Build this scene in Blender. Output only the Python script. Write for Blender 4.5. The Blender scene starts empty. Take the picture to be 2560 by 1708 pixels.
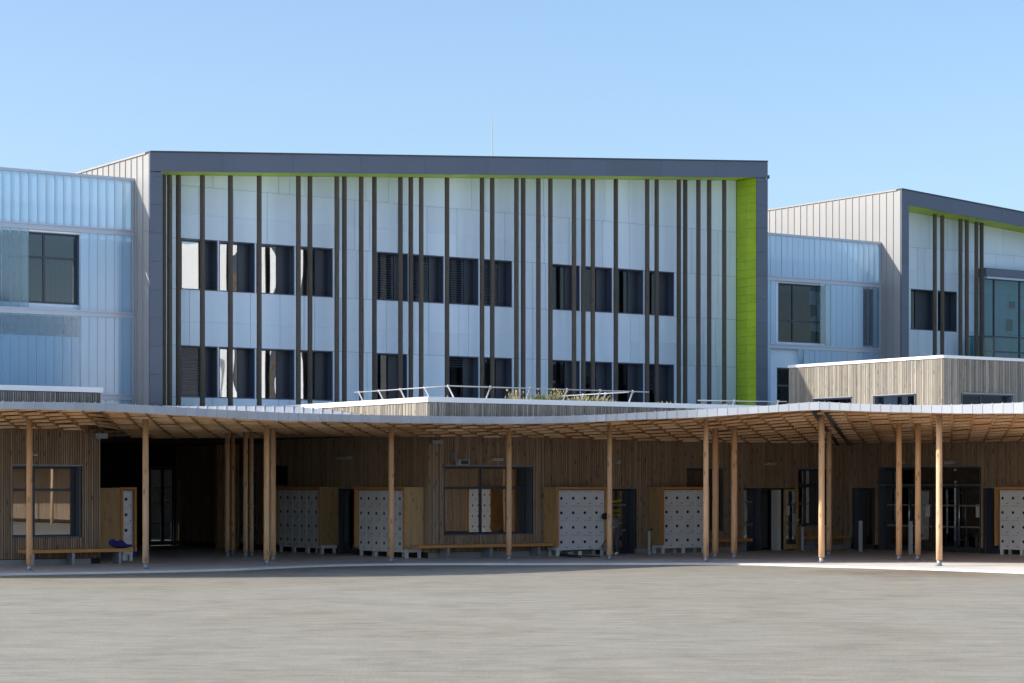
import bpy, bmesh, math, random
from mathutils import Vector, Matrix
random.seed(7)
SC = bpy.context.scene
COL = SC.collection

# ------------------------------------------------------------------ camera, sky, sun, exposure
F, CX, HY, H = 5500.0, 1280.0, 1212.0, 2.15          # focal length / principal column / horizon row (photo px), eye height
cam = bpy.data.cameras.new('camera')
cam.sensor_width = 36.0
cam.lens = F / 2560 * 36
cam.shift_y = (HY - 854) / 2560
cam.clip_start, cam.clip_end = 0.5, 6000
camo = bpy.data.objects.new('camera', cam)
camo.location = (0, 0, H)
camo.rotation_euler = (math.pi / 2, 0, 0)
COL.objects.link(camo)
SC.camera = camo

SUN_EL = math.radians(28)
SX, SY = -0.988, -0.156                               # horizontal direction towards the sun
wd = bpy.data.worlds.new('World')
SC.world = wd
wd.use_nodes = True
nt = wd.node_tree
nt.nodes.clear()
sky = nt.nodes.new('ShaderNodeTexSky')
sky.sky_type = 'NISHITA'
sky.sun_disc = False
sky.sun_elevation = SUN_EL
sky.sun_rotation = math.atan2(SX, SY)
sky.altitude = 100
sky.air_density = 1.0
sky.dust_density = 2.0
sky.ozone_density = 3.4
bg = nt.nodes.new('ShaderNodeBackground')
bg.inputs['Strength'].default_value = 0.15
wo = nt.nodes.new('ShaderNodeOutputWorld')
nt.links.new(sky.outputs[0], bg.inputs['Color'])
nt.links.new(bg.outputs[0], wo.inputs['Surface'])

sl = bpy.data.lights.new('sun', 'SUN')
sl.energy = 3.5
sl.angle = math.radians(0.5)
sl.color = (1.0, 0.94, 0.84)
so = bpy.data.objects.new('sun', sl)
so.rotation_euler = (-Vector((SX * math.cos(SUN_EL), SY * math.cos(SUN_EL), math.sin(SUN_EL)))).to_track_quat('-Z', 'Y').to_euler()
so.location = (-60, -10, 60)
COL.objects.link(so)

SC.view_settings.view_transform = 'Standard'
SC.view_settings.look = 'None'
SC.view_settings.exposure = 0.68
SC.view_settings.gamma = 1.0
SC.view_settings.use_curve_mapping = False
SC.render.engine = 'CYCLES'
SC.cycles.use_denoising = True
SC.cycles.max_bounces = 8
SC.cycles.diffuse_bounces = 5
SC.cycles.glossy_bounces = 4
SC.cycles.transmission_bounces = 6
SC.cycles.transparent_max_bounces = 16
SC.cycles.caustics_reflective = False
SC.cycles.caustics_refractive = False

# ------------------------------------------------------------------ materials
def nodes(name):
    m = bpy.data.materials.new(name)
    m.use_nodes = True
    t = m.node_tree
    t.nodes.clear()
    out = t.nodes.new('ShaderNodeOutputMaterial')
    return m, t, out

def N(t, kind, **kw):
    n = t.nodes.new(kind)
    for k, v in kw.items():
        if k in n.inputs:
            n.inputs[k].default_value = v
        else:
            setattr(n, k, v)
    return n

def mul(t, a, b, blend='MULTIPLY', fac=1.0):
    n = t.nodes.new('ShaderNodeMix')
    n.data_type = 'RGBA'
    n.blend_type = blend
    n.inputs[0].default_value = fac
    for i, s in ((6, a), (7, b)):
        if isinstance(s, (tuple, list)):
            n.inputs[i].default_value = (*s[:3], 1)
        else:
            t.links.new(s, n.inputs[i])
    return n.outputs[2]

def ramp(t, fac, stops):
    r = t.nodes.new('ShaderNodeValToRGB')
    while len(r.color_ramp.elements) < len(stops):
        r.color_ramp.elements.new(0.5)
    for e, (p, c) in zip(r.color_ramp.elements, stops):
        e.position = p
        e.color = (*c, 1) if isinstance(c, (tuple, list)) else (c, c, c, 1)
    t.links.new(fac, r.inputs[0])
    return r.outputs[0]

def noise(t, scale, stretch=(1, 1, 1), coord='world', detail=4, rough=0.55, rand=True):
    if coord == 'world':
        src = N(t, 'ShaderNodeNewGeometry').outputs['Position']
    else:
        src = N(t, 'ShaderNodeTexCoord').outputs['Object']
    mp = t.nodes.new('ShaderNodeMapping')
    mp.inputs['Scale'].default_value = stretch
    t.links.new(src, mp.inputs[0])
    if coord != 'world' and rand:
        oi = N(t, 'ShaderNodeObjectInfo')
        sc = N(t, 'ShaderNodeMath', operation='MULTIPLY')
        t.links.new(oi.outputs['Random'], sc.inputs[0])
        sc.inputs[1].default_value = 57.0
        t.links.new(sc.outputs[0], mp.inputs['Location'])
    n = N(t, 'ShaderNodeTexNoise', Scale=scale, Detail=detail, Roughness=rough)
    t.links.new(mp.outputs[0], n.inputs['Vector'])
    return n.outputs['Fac']

def M(name, col, rough=0.6, metal=0.0, var=0.0, scale=1.0, stretch=(1, 1, 1), obj=0.0, bump=0.0, spec=0.5, tint=None):
    m, t, out = nodes(name)
    b = N(t, 'ShaderNodeBsdfPrincipled')
    b.inputs['Base Color'].default_value = (*col, 1)
    b.inputs['Roughness'].default_value = rough
    b.inputs['Metallic'].default_value = metal
    b.inputs['Specular IOR Level'].default_value = spec
    c = None
    if var:
        f = noise(t, scale, stretch)
        c = mul(t, col, ramp(t, f, [(0.25, 1 - var), (0.75, 1 + var)]))
        if tint:
            f2 = noise(t, scale * 0.37, stretch)
            c = mul(t, c, ramp(t, f2, [(0.35, (1, 1, 1)), (0.7, tint)]))
        if bump:
            bp = N(t, 'ShaderNodeBump', Strength=bump, Distance=0.02)
            t.links.new(f, bp.inputs['Height'])
            t.links.new(bp.outputs[0], b.inputs['Normal'])
    if obj:
        oi = N(t, 'ShaderNodeObjectInfo')
        r = ramp(t, oi.outputs['Random'], [(0, 1 - obj), (1, 1 + obj)])
        c = mul(t, c if c is not None else col, r)
    if c is not None:
        t.links.new(c, b.inputs['Base Color'])
    t.links.new(b.outputs[0], out.inputs[0])
    return m

def wood(name, a, b_, rough=0.75, island=True, knots=0.0, grain=0.25, stretch=(9, 9, 0.55), coord='world', grey=None):
    """timber: tone drawn per board, long grain, dark knots"""
    m, t, out = nodes(name)
    p = N(t, 'ShaderNodeBsdfPrincipled', Roughness=rough)
    p.inputs['Specular IOR Level'].default_value = 0.25
    if island:
        src = N(t, 'ShaderNodeNewGeometry').outputs['Random Per Island']
    else:
        src = N(t, 'ShaderNodeObjectInfo').outputs['Random']
    c = ramp(t, src, [(0, a), (1, b_)])
    g = noise(t, 3.0, stretch, coord)
    c = mul(t, c, ramp(t, g, [(0.25, 1 - grain), (0.78, 1 + grain)]))
    if grey:
        g2 = noise(t, 0.9, (1, 1, 0.35))
        c = mul(t, c, ramp(t, g2, [(0.42, (1, 1, 1)), (0.62, grey)]))
    if knots:
        v = N(t, 'ShaderNodeTexVoronoi', Scale=1.0)
        mp = t.nodes.new('ShaderNodeMapping')
        mp.inputs['Scale'].default_value = (6.5, 6.5, 2.3)
        t.links.new(N(t, 'ShaderNodeNewGeometry').outputs['Position'], mp.inputs[0])
        t.links.new(mp.outputs[0], v.inputs['Vector'])
        c = mul(t, c, ramp(t, v.outputs['Distance'], [(0.10, 1 - knots), (0.24, 1.0)]))
    t.links.new(c, p.inputs['Base Color'])
    bp = N(t, 'ShaderNodeBump', Strength=0.3, Distance=0.01)
    t.links.new(g, bp.inputs['Height'])
    t.links.new(bp.outputs[0], p.inputs['Normal'])
    t.links.new(p.outputs[0], out.inputs[0])
    return m

def glass(name, tint, refl, wave=0.0, wscale=0.8, milk=0.0, milkcol=(0.8, 0.9, 0.92), rough=0.0):
    m, t, out = nodes(name)
    tr = N(t, 'ShaderNodeBsdfTransparent')
    tr.inputs[0].default_value = (*tint, 1)
    gl = N(t, 'ShaderNodeBsdfGlossy', Roughness=rough)
    gl.inputs[0].default_value = (0.95, 0.97, 1, 1)
    if wave:
        f = noise(t, wscale, (1, 1, 0.6), detail=1)
        bp = N(t, 'ShaderNodeBump', Strength=wave, Distance=0.05)
        t.links.new(f, bp.inputs['Height'])
        t.links.new(bp.outputs[0], gl.inputs['Normal'])
    lw = N(t, 'ShaderNodeLayerWeight', Blend=0.5)       # same reflectance from both sides of the sheet
    pw = N(t, 'ShaderNodeMath', operation='POWER')
    t.links.new(lw.outputs['Facing'], pw.inputs[0])
    pw.inputs[1].default_value = 4.0
    ad = N(t, 'ShaderNodeMath', operation='ADD', use_clamp=True)
    t.links.new(pw.outputs[0], ad.inputs[0])
    ad.inputs[1].default_value = refl + 0.03
    base = tr.outputs[0]
    if milk:
        df = N(t, 'ShaderNodeBsdfDiffuse')
        df.inputs[0].default_value = (*milkcol, 1)
        tl = N(t, 'ShaderNodeBsdfTranslucent')
        tl.inputs[0].default_value = (*milkcol, 1)
        m0 = N(t, 'ShaderNodeMixShader')
        m0.inputs[0].default_value = 0.35
        t.links.new(df.outputs[0], m0.inputs[1])
        t.links.new(tl.outputs[0], m0.inputs[2])
        m1 = N(t, 'ShaderNodeMixShader')
        m1.inputs[0].default_value = milk
        t.links.new(base, m1.inputs[1])
        t.links.new(m0.outputs[0], m1.inputs[2])
        base = m1.outputs[0]
    mx = N(t, 'ShaderNodeMixShader')
    t.links.new(ad.outputs[0], mx.inputs[0])
    t.links.new(base, mx.inputs[1])
    t.links.new(gl.outputs[0], mx.inputs[2])
    t.links.new(mx.outputs[0], out.inputs[0])
    return m

def ground_material():
    m, t, out = nodes('courtyard asphalt')
    p = N(t, 'ShaderNodeBsdfPrincipled', Roughness=0.9)
    p.inputs['Specular IOR Level'].default_value = 0.2
    big = noise(t, 0.16, (1, 0.55, 1), detail=5, rough=0.6)
    mid = noise(t, 1.1, (0.55, 0.4, 1), detail=6, rough=0.65)
    mid2 = noise(t, 2.4, (0.40, 1.0, 1), detail=9, rough=0.78)
    fine = noise(t, 22, (1, 1, 1), detail=5, rough=0.7)
    c = ramp(t, big, [(0.3, (0.312, 0.284, 0.226)), (0.5, (0.340, 0.312, 0.252)), (0.7, (0.346, 0.327, 0.274))])
    c = mul(t, c, ramp(t, mid, [(0.28, (0.84, 0.83, 0.81)), (0.47, (1, 1, 1)), (0.8, (1.08, 1.075, 1.07))]))
    c = mul(t, c, ramp(t, mid2, [(0.30, (0.80, 0.795, 0.785)), (0.47, (1, 1, 1)), (0.70, (1.12, 1.11, 1.10))]))
    c = mul(t, c, ramp(t, fine, [(0.3, 0.86), (0.7, 1.14)]))
    rid = noise(t, 0.8, (0.30, 1.0, 1), detail=8, rough=0.65)
    c = mul(t, c, ramp(t, rid, [(0.455, (1, 1, 1)), (0.495, (0.90, 0.895, 0.88)), (0.535, (1, 1, 1))]))
    grain = noise(t, 7.0, (0.35, 1.0, 1), detail=3, rough=0.6)
    c = mul(t, c, ramp(t, grain, [(0.3, 0.9), (0.7, 1.08)]))
    # brownish worn patch of surfacing near the right-hand end of the forecourt
    geo = N(t, 'ShaderNodeNewGeometry')
    ds = N(t, 'ShaderNodeVectorMath', operation='DISTANCE')
    mp = t.nodes.new('ShaderNodeMapping')
    mp.inputs['Scale'].default_value = (0.13, 0.16, 1)
    t.links.new(geo.outputs['Position'], mp.inputs[0])
    t.links.new(mp.outputs[0], ds.inputs[0])
    ds.inputs[1].default_value = (1.35, 8.7, 0)
    ad = N(t, 'ShaderNodeMath', operation='ADD')
    t.links.new(ds.outputs['Value'], ad.inputs[0])
    sc = N(t, 'ShaderNodeMath', operation='MULTIPLY')
    t.links.new(mid, sc.inputs[0])
    sc.inputs[1].default_value = 0.9
    t.links.new(sc.outputs[0], ad.inputs[1])
    c = mul(t, c, ramp(t, ad.outputs[0], [(0.55, (0.80, 0.72, 0.66)), (1.0, (1, 1, 1))]))
    t.links.new(c, p.inputs['Base Color'])
    bp = N(t, 'ShaderNodeBump', Strength=0.5, Distance=0.03)
    t.links.new(fine, bp.inputs['Height'])
    t.links.new(bp.outputs[0], p.inputs['Normal'])
    t.links.new(p.outputs[0], out.inputs[0])
    return m

MT = dict(
    ground=ground_material(),
    slab=M('pale concrete paving', (0.80, 0.78, 0.75), 0.85, var=0.12, scale=0.9, tint=(0.9, 0.89, 0.87)),
    white=M('white facade panel', (0.80, 0.915, 1.0), 0.45, obj=0.04, var=0.05, scale=1.6, stretch=(1, 1, 0.12)),
    zinc=M('sun-glare seam metal', (0.34, 0.335, 0.33), 0.45, obj=0.03, var=0.03, scale=0.8),  # slate metal paled overall to stand in for sun glare
    dark=M('slate blue metal cladding', (0.115, 0.135, 0.175), 0.42, obj=0.05, var=0.05, scale=0.6),
    darker=M('anthracite window metal', (0.045, 0.055, 0.075), 0.4, obj=0.05),
    jamb=M('blue grey window reveal', (0.10, 0.125, 0.17), 0.45, obj=0.05),
    lime=M('lime green panel', (0.46, 0.60, 0.02), 0.5, obj=0.05, var=0.08, scale=1.5),
    post=wood('dark stained timber post', (0.085, 0.068, 0.052), (0.12, 0.097, 0.074), island=False, knots=0.3),
    batten=wood('brown timber battens', (0.34, 0.243, 0.166), (0.47, 0.35, 0.252), knots=0.55, grain=0.25),
    weathered=wood('weathered grey timber', (0.205, 0.178, 0.142), (0.375, 0.335, 0.278), knots=0.35, grain=0.22, grey=(0.86, 0.9, 0.95)),
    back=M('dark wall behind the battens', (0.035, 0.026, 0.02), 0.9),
    column=wood('pale larch column', (0.70, 0.50, 0.33), (0.74, 0.42, 0.21), island=False, knots=0.45, grain=0.2, stretch=(5, 5, 0.5)),
    slat=wood('larch soffit slats', (0.84, 0.50, 0.25), (0.98, 0.72, 0.46), island=False, grain=0.2, stretch=(0.8, 6, 6)),
    slatisl=wood('larch soffit slats joined', (0.84, 0.50, 0.25), (0.98, 0.72, 0.46), island=True, grain=0.2, stretch=(0.8, 6, 6)),
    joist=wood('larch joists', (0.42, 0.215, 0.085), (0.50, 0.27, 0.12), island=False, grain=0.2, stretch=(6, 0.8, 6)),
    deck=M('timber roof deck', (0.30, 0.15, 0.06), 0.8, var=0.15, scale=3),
    ply=wood('birch faced housing panel', (0.52, 0.33, 0.16), (0.60, 0.40, 0.20), island=False, knots=0.35, grain=0.15, stretch=(3, 3, 0.5)),
    edge=wood('orange timber edging', (0.62, 0.28, 0.09), (0.70, 0.34, 0.12), island=False, grain=0.15),
    fascia=M('galvanised fascia sheet', (0.43, 0.46, 0.51), 0.38, obj=0.06, var=0.03, scale=1.0),
    roofm=M('zinc canopy roof', (0.55, 0.57, 0.60), 0.4, metal=0.0, var=0.05, scale=1),
    coping=M('white coping', (0.80, 0.80, 0.79), 0.5),
    locker=M('light grey locker enamel', (0.86, 0.87, 0.90), 0.4, obj=0.03),
    lockin=M('black lock recess', (0.012, 0.012, 0.014), 0.5),
    chrome=M('brushed steel', (0.62, 0.63, 0.65), 0.3, metal=0.9),
    galv=M('galvanised steel', (0.34, 0.36, 0.40), 0.45, metal=0.4, var=0.08, scale=6),
    galvl=M('pale galvanised steel', (0.40, 0.41, 0.42), 0.5, metal=0.2),
    black=M('black plastic', (0.012, 0.012, 0.014), 0.45),
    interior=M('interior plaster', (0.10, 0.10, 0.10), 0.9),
    classroom=M('classroom plaster', (0.55, 0.54, 0.50), 0.9, var=0.3, scale=0.8),
    curtain=M('interior pinboard', (0.5, 0.5, 0.48), 0.9),
    paper=M('white paper', (0.75, 0.76, 0.76), 0.8),
    acid=M('acid yellow film', (0.50, 0.56, 0.02), 0.5),
    roofbounce=M('light-bouncing roofing felt', (0.80, 0.80, 0.79), 0.9, var=0.06, scale=2),  # roofs whitened to bounce light onto the shaded facade
    plinth=M('concrete plinth', (0.36, 0.36, 0.36), 0.9, var=0.08, scale=3),
    lamp=M('grey lamp housing', (0.5, 0.5, 0.52), 0.4),
    bandm=M('pale blue grey aluminium', (0.50, 0.55, 0.62), 0.35, metal=0.2),
    pane=glass('window glass', (0.55, 0.60, 0.64), 0.0, wave=0.10, wscale=0.55),
    paneboost=glass('boosted reflection glass', (0.45, 0.50, 0.54), 0.36, wave=0.3, wscale=0.6),  # same glazing as pane, reflection boosted to whiten the left windows
    paneg=glass('ground floor glass', (0.45, 0.48, 0.50), 0.20, wave=0.05, wscale=0.5),
    panebay=glass('bay glass', (0.40, 0.47, 0.55), 0.05),
    teal=glass('teal curtain wall glass', (0.50, 0.66, 0.70), 0.0),
    plankclear=glass('clear channel glass', (0.80, 0.90, 0.95), 0.05, milk=0.07, milkcol=(0.8, 0.92, 1.0), rough=0.05),
    plankmid=glass('half frosted channel glass', (0.80, 0.90, 0.95), 0.06, milk=0.25, milkcol=(0.55, 0.80, 1.0), rough=0.1),
    plank=glass('channel glass', (0.84, 0.93, 0.98), 0.08, milk=0.70, milkcol=(0.60, 0.83, 1.0), rough=0.18),
    plankedge=M('channel glass flange', (0.26, 0.38, 0.44), 0.3),
    blade=M('grass blades', (0.16, 0.20, 0.05), 0.7, obj=0.25),
    drygrass=M('dry seed heads', (0.36, 0.30, 0.16), 0.8, obj=0.2),
    shirt=M('grey shirt', (0.16, 0.17, 0.20), 0.9),
    trousers=M('mauve grey trousers', (0.085, 0.075, 0.10), 0.9),
    skin=M('skin', (0.42, 0.26, 0.19), 0.6),
    hair=M('dark hair', (0.015, 0.012, 0.010), 0.7),
    bluecloth=M('blue cloth', (0.02, 0.025, 0.17), 0.85),
    bagm=M('grey bag cloth', (0.20, 0.20, 0.22), 0.8),
    hill=M('wooded hillside', (0.030, 0.045, 0.060), 0.95, var=0.4, scale=0.03),
    tree=M('leaf mass', (0.035, 0.055, 0.016), 0.9, var=0.5, scale=0.8),
)

# ------------------------------------------------------------------ frames, things, parts
OX, OZ = -11.13, 74.0                                  # origin of the school grid (on the white facade plane)
TH = math.atan2(0.565, 0.825)
CT, ST = math.cos(TH), math.sin(TH)
def Wp(x, y):                                          # school grid -> world
    return OX + CT * x - ST * y, OZ + ST * x + CT * y
def Lp(X, Z):
    return (X - OX) * CT + (Z - OZ) * ST, -(X - OX) * ST + (Z - OZ) * CT
def Lx(px, y):
    k = (px - CX) / F
    return (k * (OZ + CT * y) - OX + ST * y) / (CT - k * ST)
def Ly(px, x):
    k = (px - CX) / F
    return (OX + CT * x - k * (OZ + ST * x)) / (ST + k * CT)
def zL(x, y, py):
    return H + (HY - py) * (OZ + ST * x + CT * y) / F
def WX(px, Z):
    return (px - CX) / F * Z
def WZ(py, Z):
    return H + (HY - py) * Z / F
def GZ(py):                                            # distance of a ground point seen at row py
    return F * H / (py - HY)

CEN = {}
def thing(name, label, cat, x, y, z=0.0, frame='L', group=None, rz=None):
    o = bpy.data.objects.new(name, None)
    o.empty_display_size = 0.3
    COL.objects.link(o)
    if frame == 'L':
        X, Y = Wp(x, y)
        o.location = (X, Y, z)
        o.rotation_euler = (0, 0, TH)
    else:
        o.location = (x, y, z)
    if rz is not None:
        o.rotation_euler = (0, 0, rz)
    o['label'], o['category'] = label, cat
    if group:
        o['group'] = group
    CEN[o.name] = Vector((x, y, z))
    return o

def link(name, me, parent, cen):
    o = bpy.data.objects.new(name, me)
    COL.objects.link(o)
    o.parent = parent
    o.location = Vector(cen) - CEN[parent.name]
    CEN[o.name] = Vector(cen)
    return o

_cache = {}
def bx(name, parent, x0, x1, y0, y1, z0, z1, mat, bev=0.0):
    d = (abs(x1 - x0), abs(y1 - y0), abs(z1 - z0))
    key = (round(d[0], 3), round(d[1], 3), round(d[2], 3), mat, bev)
    me = _cache.get(key)
    if me is None:
        bm = bmesh.new()
        bmesh.ops.create_cube(bm, size=1.0)
        bmesh.ops.scale(bm, vec=d, verts=bm.verts)
        if bev:
            bmesh.ops.bevel(bm, geom=bm.edges[:], offset=bev, segments=1, affect='EDGES')
        me = bpy.data.meshes.new(name)
        bm.to_mesh(me)
        bm.free()
        me.materials.append(MT[mat])
        _cache[key] = me
    return link(name, me, parent, ((x0 + x1) / 2, (y0 + y1) / 2, (z0 + z1) / 2))

class MB:
    """collects boxes / prisms / tubes into one mesh (absolute frame coordinates)"""
    def __init__(s):
        s.v, s.f = [], []
    def hexa(s, p):                                    # 8 points: bottom ring then top ring
        n = len(s.v)
        s.v += [tuple(q) for q in p]
        s.f += [tuple(n + i for i in q) for q in ((3, 2, 1, 0), (4, 5, 6, 7), (0, 1, 5, 4), (1, 2, 6, 5), (2, 3, 7, 6), (3, 0, 4, 7))]
    def box(s, x0, x1, y0, y1, z0, z1):
        x0, x1 = min(x0, x1), max(x0, x1)
        y0, y1 = min(y0, y1), max(y0, y1)
        z0, z1 = min(z0, z1), max(z0, z1)
        s.hexa([(x0, y0, z0), (x1, y0, z0), (x1, y1, z0), (x0, y1, z0), (x0, y0, z1), (x1, y0, z1), (x1, y1, z1), (x0, y1, z1)])
    def prism(s, poly, y0, y1):                        # polygon in x,z extruded along y
        n, k = len(s.v), len(poly)
        s.v += [(x, y0, z) for x, z in poly] + [(x, y1, z) for x, z in poly]
        s.f.append(tuple(range(n, n + k)))
        s.f.append(tuple(range(n + 2 * k - 1, n + k - 1, -1)))
        for i in range(k):
            j = (i + 1) % k
            s.f.append((n + i, n + k + i, n + k + j, n + j))
    def tube(s, a, b, r0, r1=None, k=8):
        r1 = r0 if r1 is None else r1
        a, b = Vector(a), Vector(b)
        d = (b - a).normalized()
        u = d.orthogonal().normalized()
        w = d.cross(u)
        n = len(s.v)
        for c, r in ((a, r0), (b, r1)):
            for i in range(k):
                t = 2 * math.pi * i / k
                s.v.append(tuple(c + r * (math.cos(t) * u + math.sin(t) * w)))
        for i in range(k):
            j = (i + 1) % k
            s.f.append((n + i, n + j, n + k + j, n + k + i))
        s.f.append(tuple(range(n + k - 1, n - 1, -1)))
        s.f.append(tuple(range(n + k, n + 2 * k)))
    def build(s, name, parent, mat, kind=None, smooth=False, cen=None):
        c = CEN[parent.name] if cen is None else Vector(cen)
        me = bpy.data.meshes.new(name)
        me.from_pydata([tuple(Vector(v) - c) for v in s.v], [], s.f)
        bm = bmesh.new()
        bm.from_mesh(me)
        bmesh.ops.recalc_face_normals(bm, faces=bm.faces)
        bm.to_mesh(me)
        bm.free()
        me.materials.append(MT[mat])
        if smooth:
            for p in me.polygons:
                p.use_smooth = True
        o = link(name, me, parent, c)
        if kind:
            o['kind'] = kind
        return o

def poly(name, parent, pts, y0, y1, mat):
    m = MB()
    m.prism(pts, y0, y1)
    cx = sum(p[0] for p in pts) / len(pts)
    cz = sum(p[1] for p in pts) / len(pts)
    return m.build(name, parent, mat, cen=(cx, (y0 + y1) / 2, cz))

class Face:
    """a wall plane of the school grid: 'F' looks to -y, 'S' looks to -x.  a runs to the viewer's right, d runs inwards"""
    def __init__(s, kind, at):
        s.k, s.at = kind, at
    def a(s, px):
        return Lx(px, s.at) if s.k == 'F' else -Ly(px, s.at)
    def z(s, a, py):
        return zL(a, s.at, py) if s.k == 'F' else zL(s.at, -a, py)
    def ext(s, a0, a1, d0, d1):
        if s.k == 'F':
            return a0, a1, s.at + d0, s.at + d1
        return s.at + d0, s.at + d1, -a1, -a0
    def xy(s, a, d):
        return (a, s.at + d) if s.k == 'F' else (s.at + d, -a)
    def bx(s, name, parent, a0, a1, d0, d1, z0, z1, mat, bev=0.0):
        return bx(name, parent, *s.ext(a0, a1, d0, d1), z0, z1, mat, bev)
    def mb(s, m, a0, a1, d0, d1, z0, z1):
        m.box(*s.ext(a0, a1, d0, d1), z0, z1)

def wall_cells(a0, a1, z0, z1, holes):
    xs = sorted({a0, a1, *[h for q in holes for h in q[:2] if a0 < h < a1]})
    for i in range(len(xs) - 1):
        l, r = xs[i], xs[i + 1]
        cuts = sorted((max(q[2], z0), min(q[3], z1)) for q in holes if q[0] < r - 1e-6 and q[1] > l + 1e-6)
        z = z0
        for lo, hi in cuts:
            if lo > z + 1e-4:
                yield l, r, z, lo
            z = max(z, hi)
        if z < z1 - 1e-4:
            yield l, r, z, z1

def solid_wall(name, parent, face, a0, a1, z0, z1, holes, d0, d1, mat):
    m = MB()
    for l, r, b, t in wall_cells(a0, a1, z0, z1, holes):
        face.mb(m, l, r, d0, d1, b, t)
    return m.build(name, parent, mat)

def battens(parent, face, a0, a1, z0, z1, holes, mat, pitch=0.075, gap=0.017, deep=0.035, name='timber_cladding', rnd=0.35):
    m = MB()
    a = a0
    while a < a1 - 0.02:
        w = pitch * random.uniform(1 - rnd, 1 + rnd)
        b = min(a + w - gap, a1)
        d = -deep * random.uniform(0.6, 1.0)
        z = z0
        for lo, hi in sorted((q[2], q[3]) for q in holes if q[0] < b and q[1] > a):
            if lo > z + 0.01:
                face.mb(m, a, b, d, 0.0, z, lo)
            z = max(z, hi)
        if z < z1 - 0.01:
            face.mb(m, a, b, d, 0.0, z, z1)
        a += w
    return m.build(name, parent, mat, kind='stuff')

def window(parent, face, a0, a1, z0, z1, depth=0.32, cols=(1.0,), rows=(1.0,), fr=0.055, vent=0.0, blind=None, pane='pane', flash=True, name='window', sillout=0.03):
    """recessed window: frame (part) > pane, vent panel, jambs, sill, blind"""
    m = MB()
    d = depth
    # outer frame and bars
    face.mb(m, a0, a0 + fr, d, d + 0.07, z0, z1)
    face.mb(m, a1 - fr, a1, d, d + 0.07, z0, z1)
    face.mb(m, a0 + fr, a1 - fr, d, d + 0.07, z0, z0 + fr)
    face.mb(m, a0 + fr, a1 - fr, d, d + 0.07, z1 - fr, z1)
    va = a1 - fr - vent
    if vent:
        face.mb(m, va - fr, va, d - 0.003, d + 0.07, z0 + fr, z1 - fr)
    L, R = a0 + fr, (va - fr if vent else a1 - fr)
    ca, acc = [L], 0
    for c in cols[:-1]:
        acc += c
        x = L + (R - L) * acc
        face.mb(m, x - fr / 2, x + fr / 2, d - 0.002, d + 0.068, z0 + fr, z1 - fr)
        ca.append(x)
    ca.append(R)
    cz, acc = [z0 + fr], 0
    for r in rows[:-1]:
        acc += r
        z = z0 + fr + (z1 - z0 - 2 * fr) * acc
        face.mb(m, L, R, d - 0.004, d + 0.066, z - fr / 2, z + fr / 2)
        cz.append(z)
    cz.append(z1 - fr)
    w = m.build(name, parent, 'darker')
    for i in range(len(ca) - 1):
        for j in range(len(cz) - 1):
            face.bx('pane', w, ca[i], ca[i + 1], d + 0.03, d + 0.042, cz[j], cz[j + 1], pane)
    if vent:
        face.bx('vent_panel', w, va, a1 - fr, d + 0.02, d + 0.05, z0 + fr, z1 - fr, 'darker')
    face.bx('jamb', w, a1 - 0.03, a1 - 0.002, 0.004, d - 0.004, z0, z1, 'jamb')
    face.bx('jamb', w, a0 + 0.002, a0 + 0.03, 0.004, d - 0.004, z0, z1, 'jamb')
    face.bx('head', w, a0 + 0.03, a1 - 0.03, 0.004, d - 0.004, z1 - 0.03, z1 - 0.002, 'jamb')
    face.bx('sill', w, a0 + 0.03, a1 - 0.03, -sillout, d - 0.004, z0 + 0.002, z0 + 0.03, 'jamb')
    if flash:
        face.bx('drip_flashing', w, a0 - 0.03, a1 + 0.03, -0.06, 0.0, z1 + 0.003, z1 + 0.03, 'galv')
    if blind:
        bm_ = MB()
        z = z1 - fr
        while z > z1 - (z1 - z0) * blind:
            zz = z - 0.075
            p = [face.xy(L, d - 0.075), face.xy(R, d - 0.075), face.xy(R, d - 0.015), face.xy(L, d - 0.015)]
            bm_.hexa([(*p[0], zz), (*p[1], zz), (*p[2], zz + 0.03), (*p[3], zz + 0.03), (*p[0], zz + 0.006), (*p[1], zz + 0.006), (*p[2], zz + 0.036), (*p[3], zz + 0.036)])
            z -= 0.085
        b = bm_.build('blind', w, 'dark', kind='stuff')
    return w

def structure(name, verts, faces, mat, kind='structure'):
    me = bpy.data.meshes.new(name)
    me.from_pydata(verts, [], faces)
    me.materials.append(MT[mat])
    o = bpy.data.objects.new(name, me)
    COL.objects.link(o)
    o['kind'] = kind
    CEN[o.name] = Vector((0, 0, 0))
    return o

def lerp(tab, x):
    if x <= tab[0][0]:
        return tab[0][1]
    for (a, u), (b, v) in zip(tab, tab[1:]):
        if x <= b:
            return u + (v - u) * (x - a) / (b - a)
    return tab[-1][1]

def smooth(tab, x):                                    # Catmull-Rom through the table
    n = len(tab)
    if x <= tab[0][0]:
        return tab[0][1]
    if x >= tab[-1][0]:
        return tab[-1][1]
    for i in range(n - 1):
        if x <= tab[i + 1][0]:
            break
    p0, p1, p2, p3 = tab[max(i - 1, 0)], tab[i], tab[i + 1], tab[min(i + 2, n - 1)]
    h = p2[0] - p1[0]
    t = (x - p1[0]) / h
    m1 = (p2[1] - p0[1]) / (p2[0] - p0[0]) * h
    m2 = (p3[1] - p1[1]) / (p3[0] - p1[0]) * h
    return (2*t**3 - 3*t*t + 1) * p1[1] + (t**3 - 2*t*t + t) * m1 + (-2*t**3 + 3*t*t) * p2[1] + (t**3 - t*t) * m2

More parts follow.
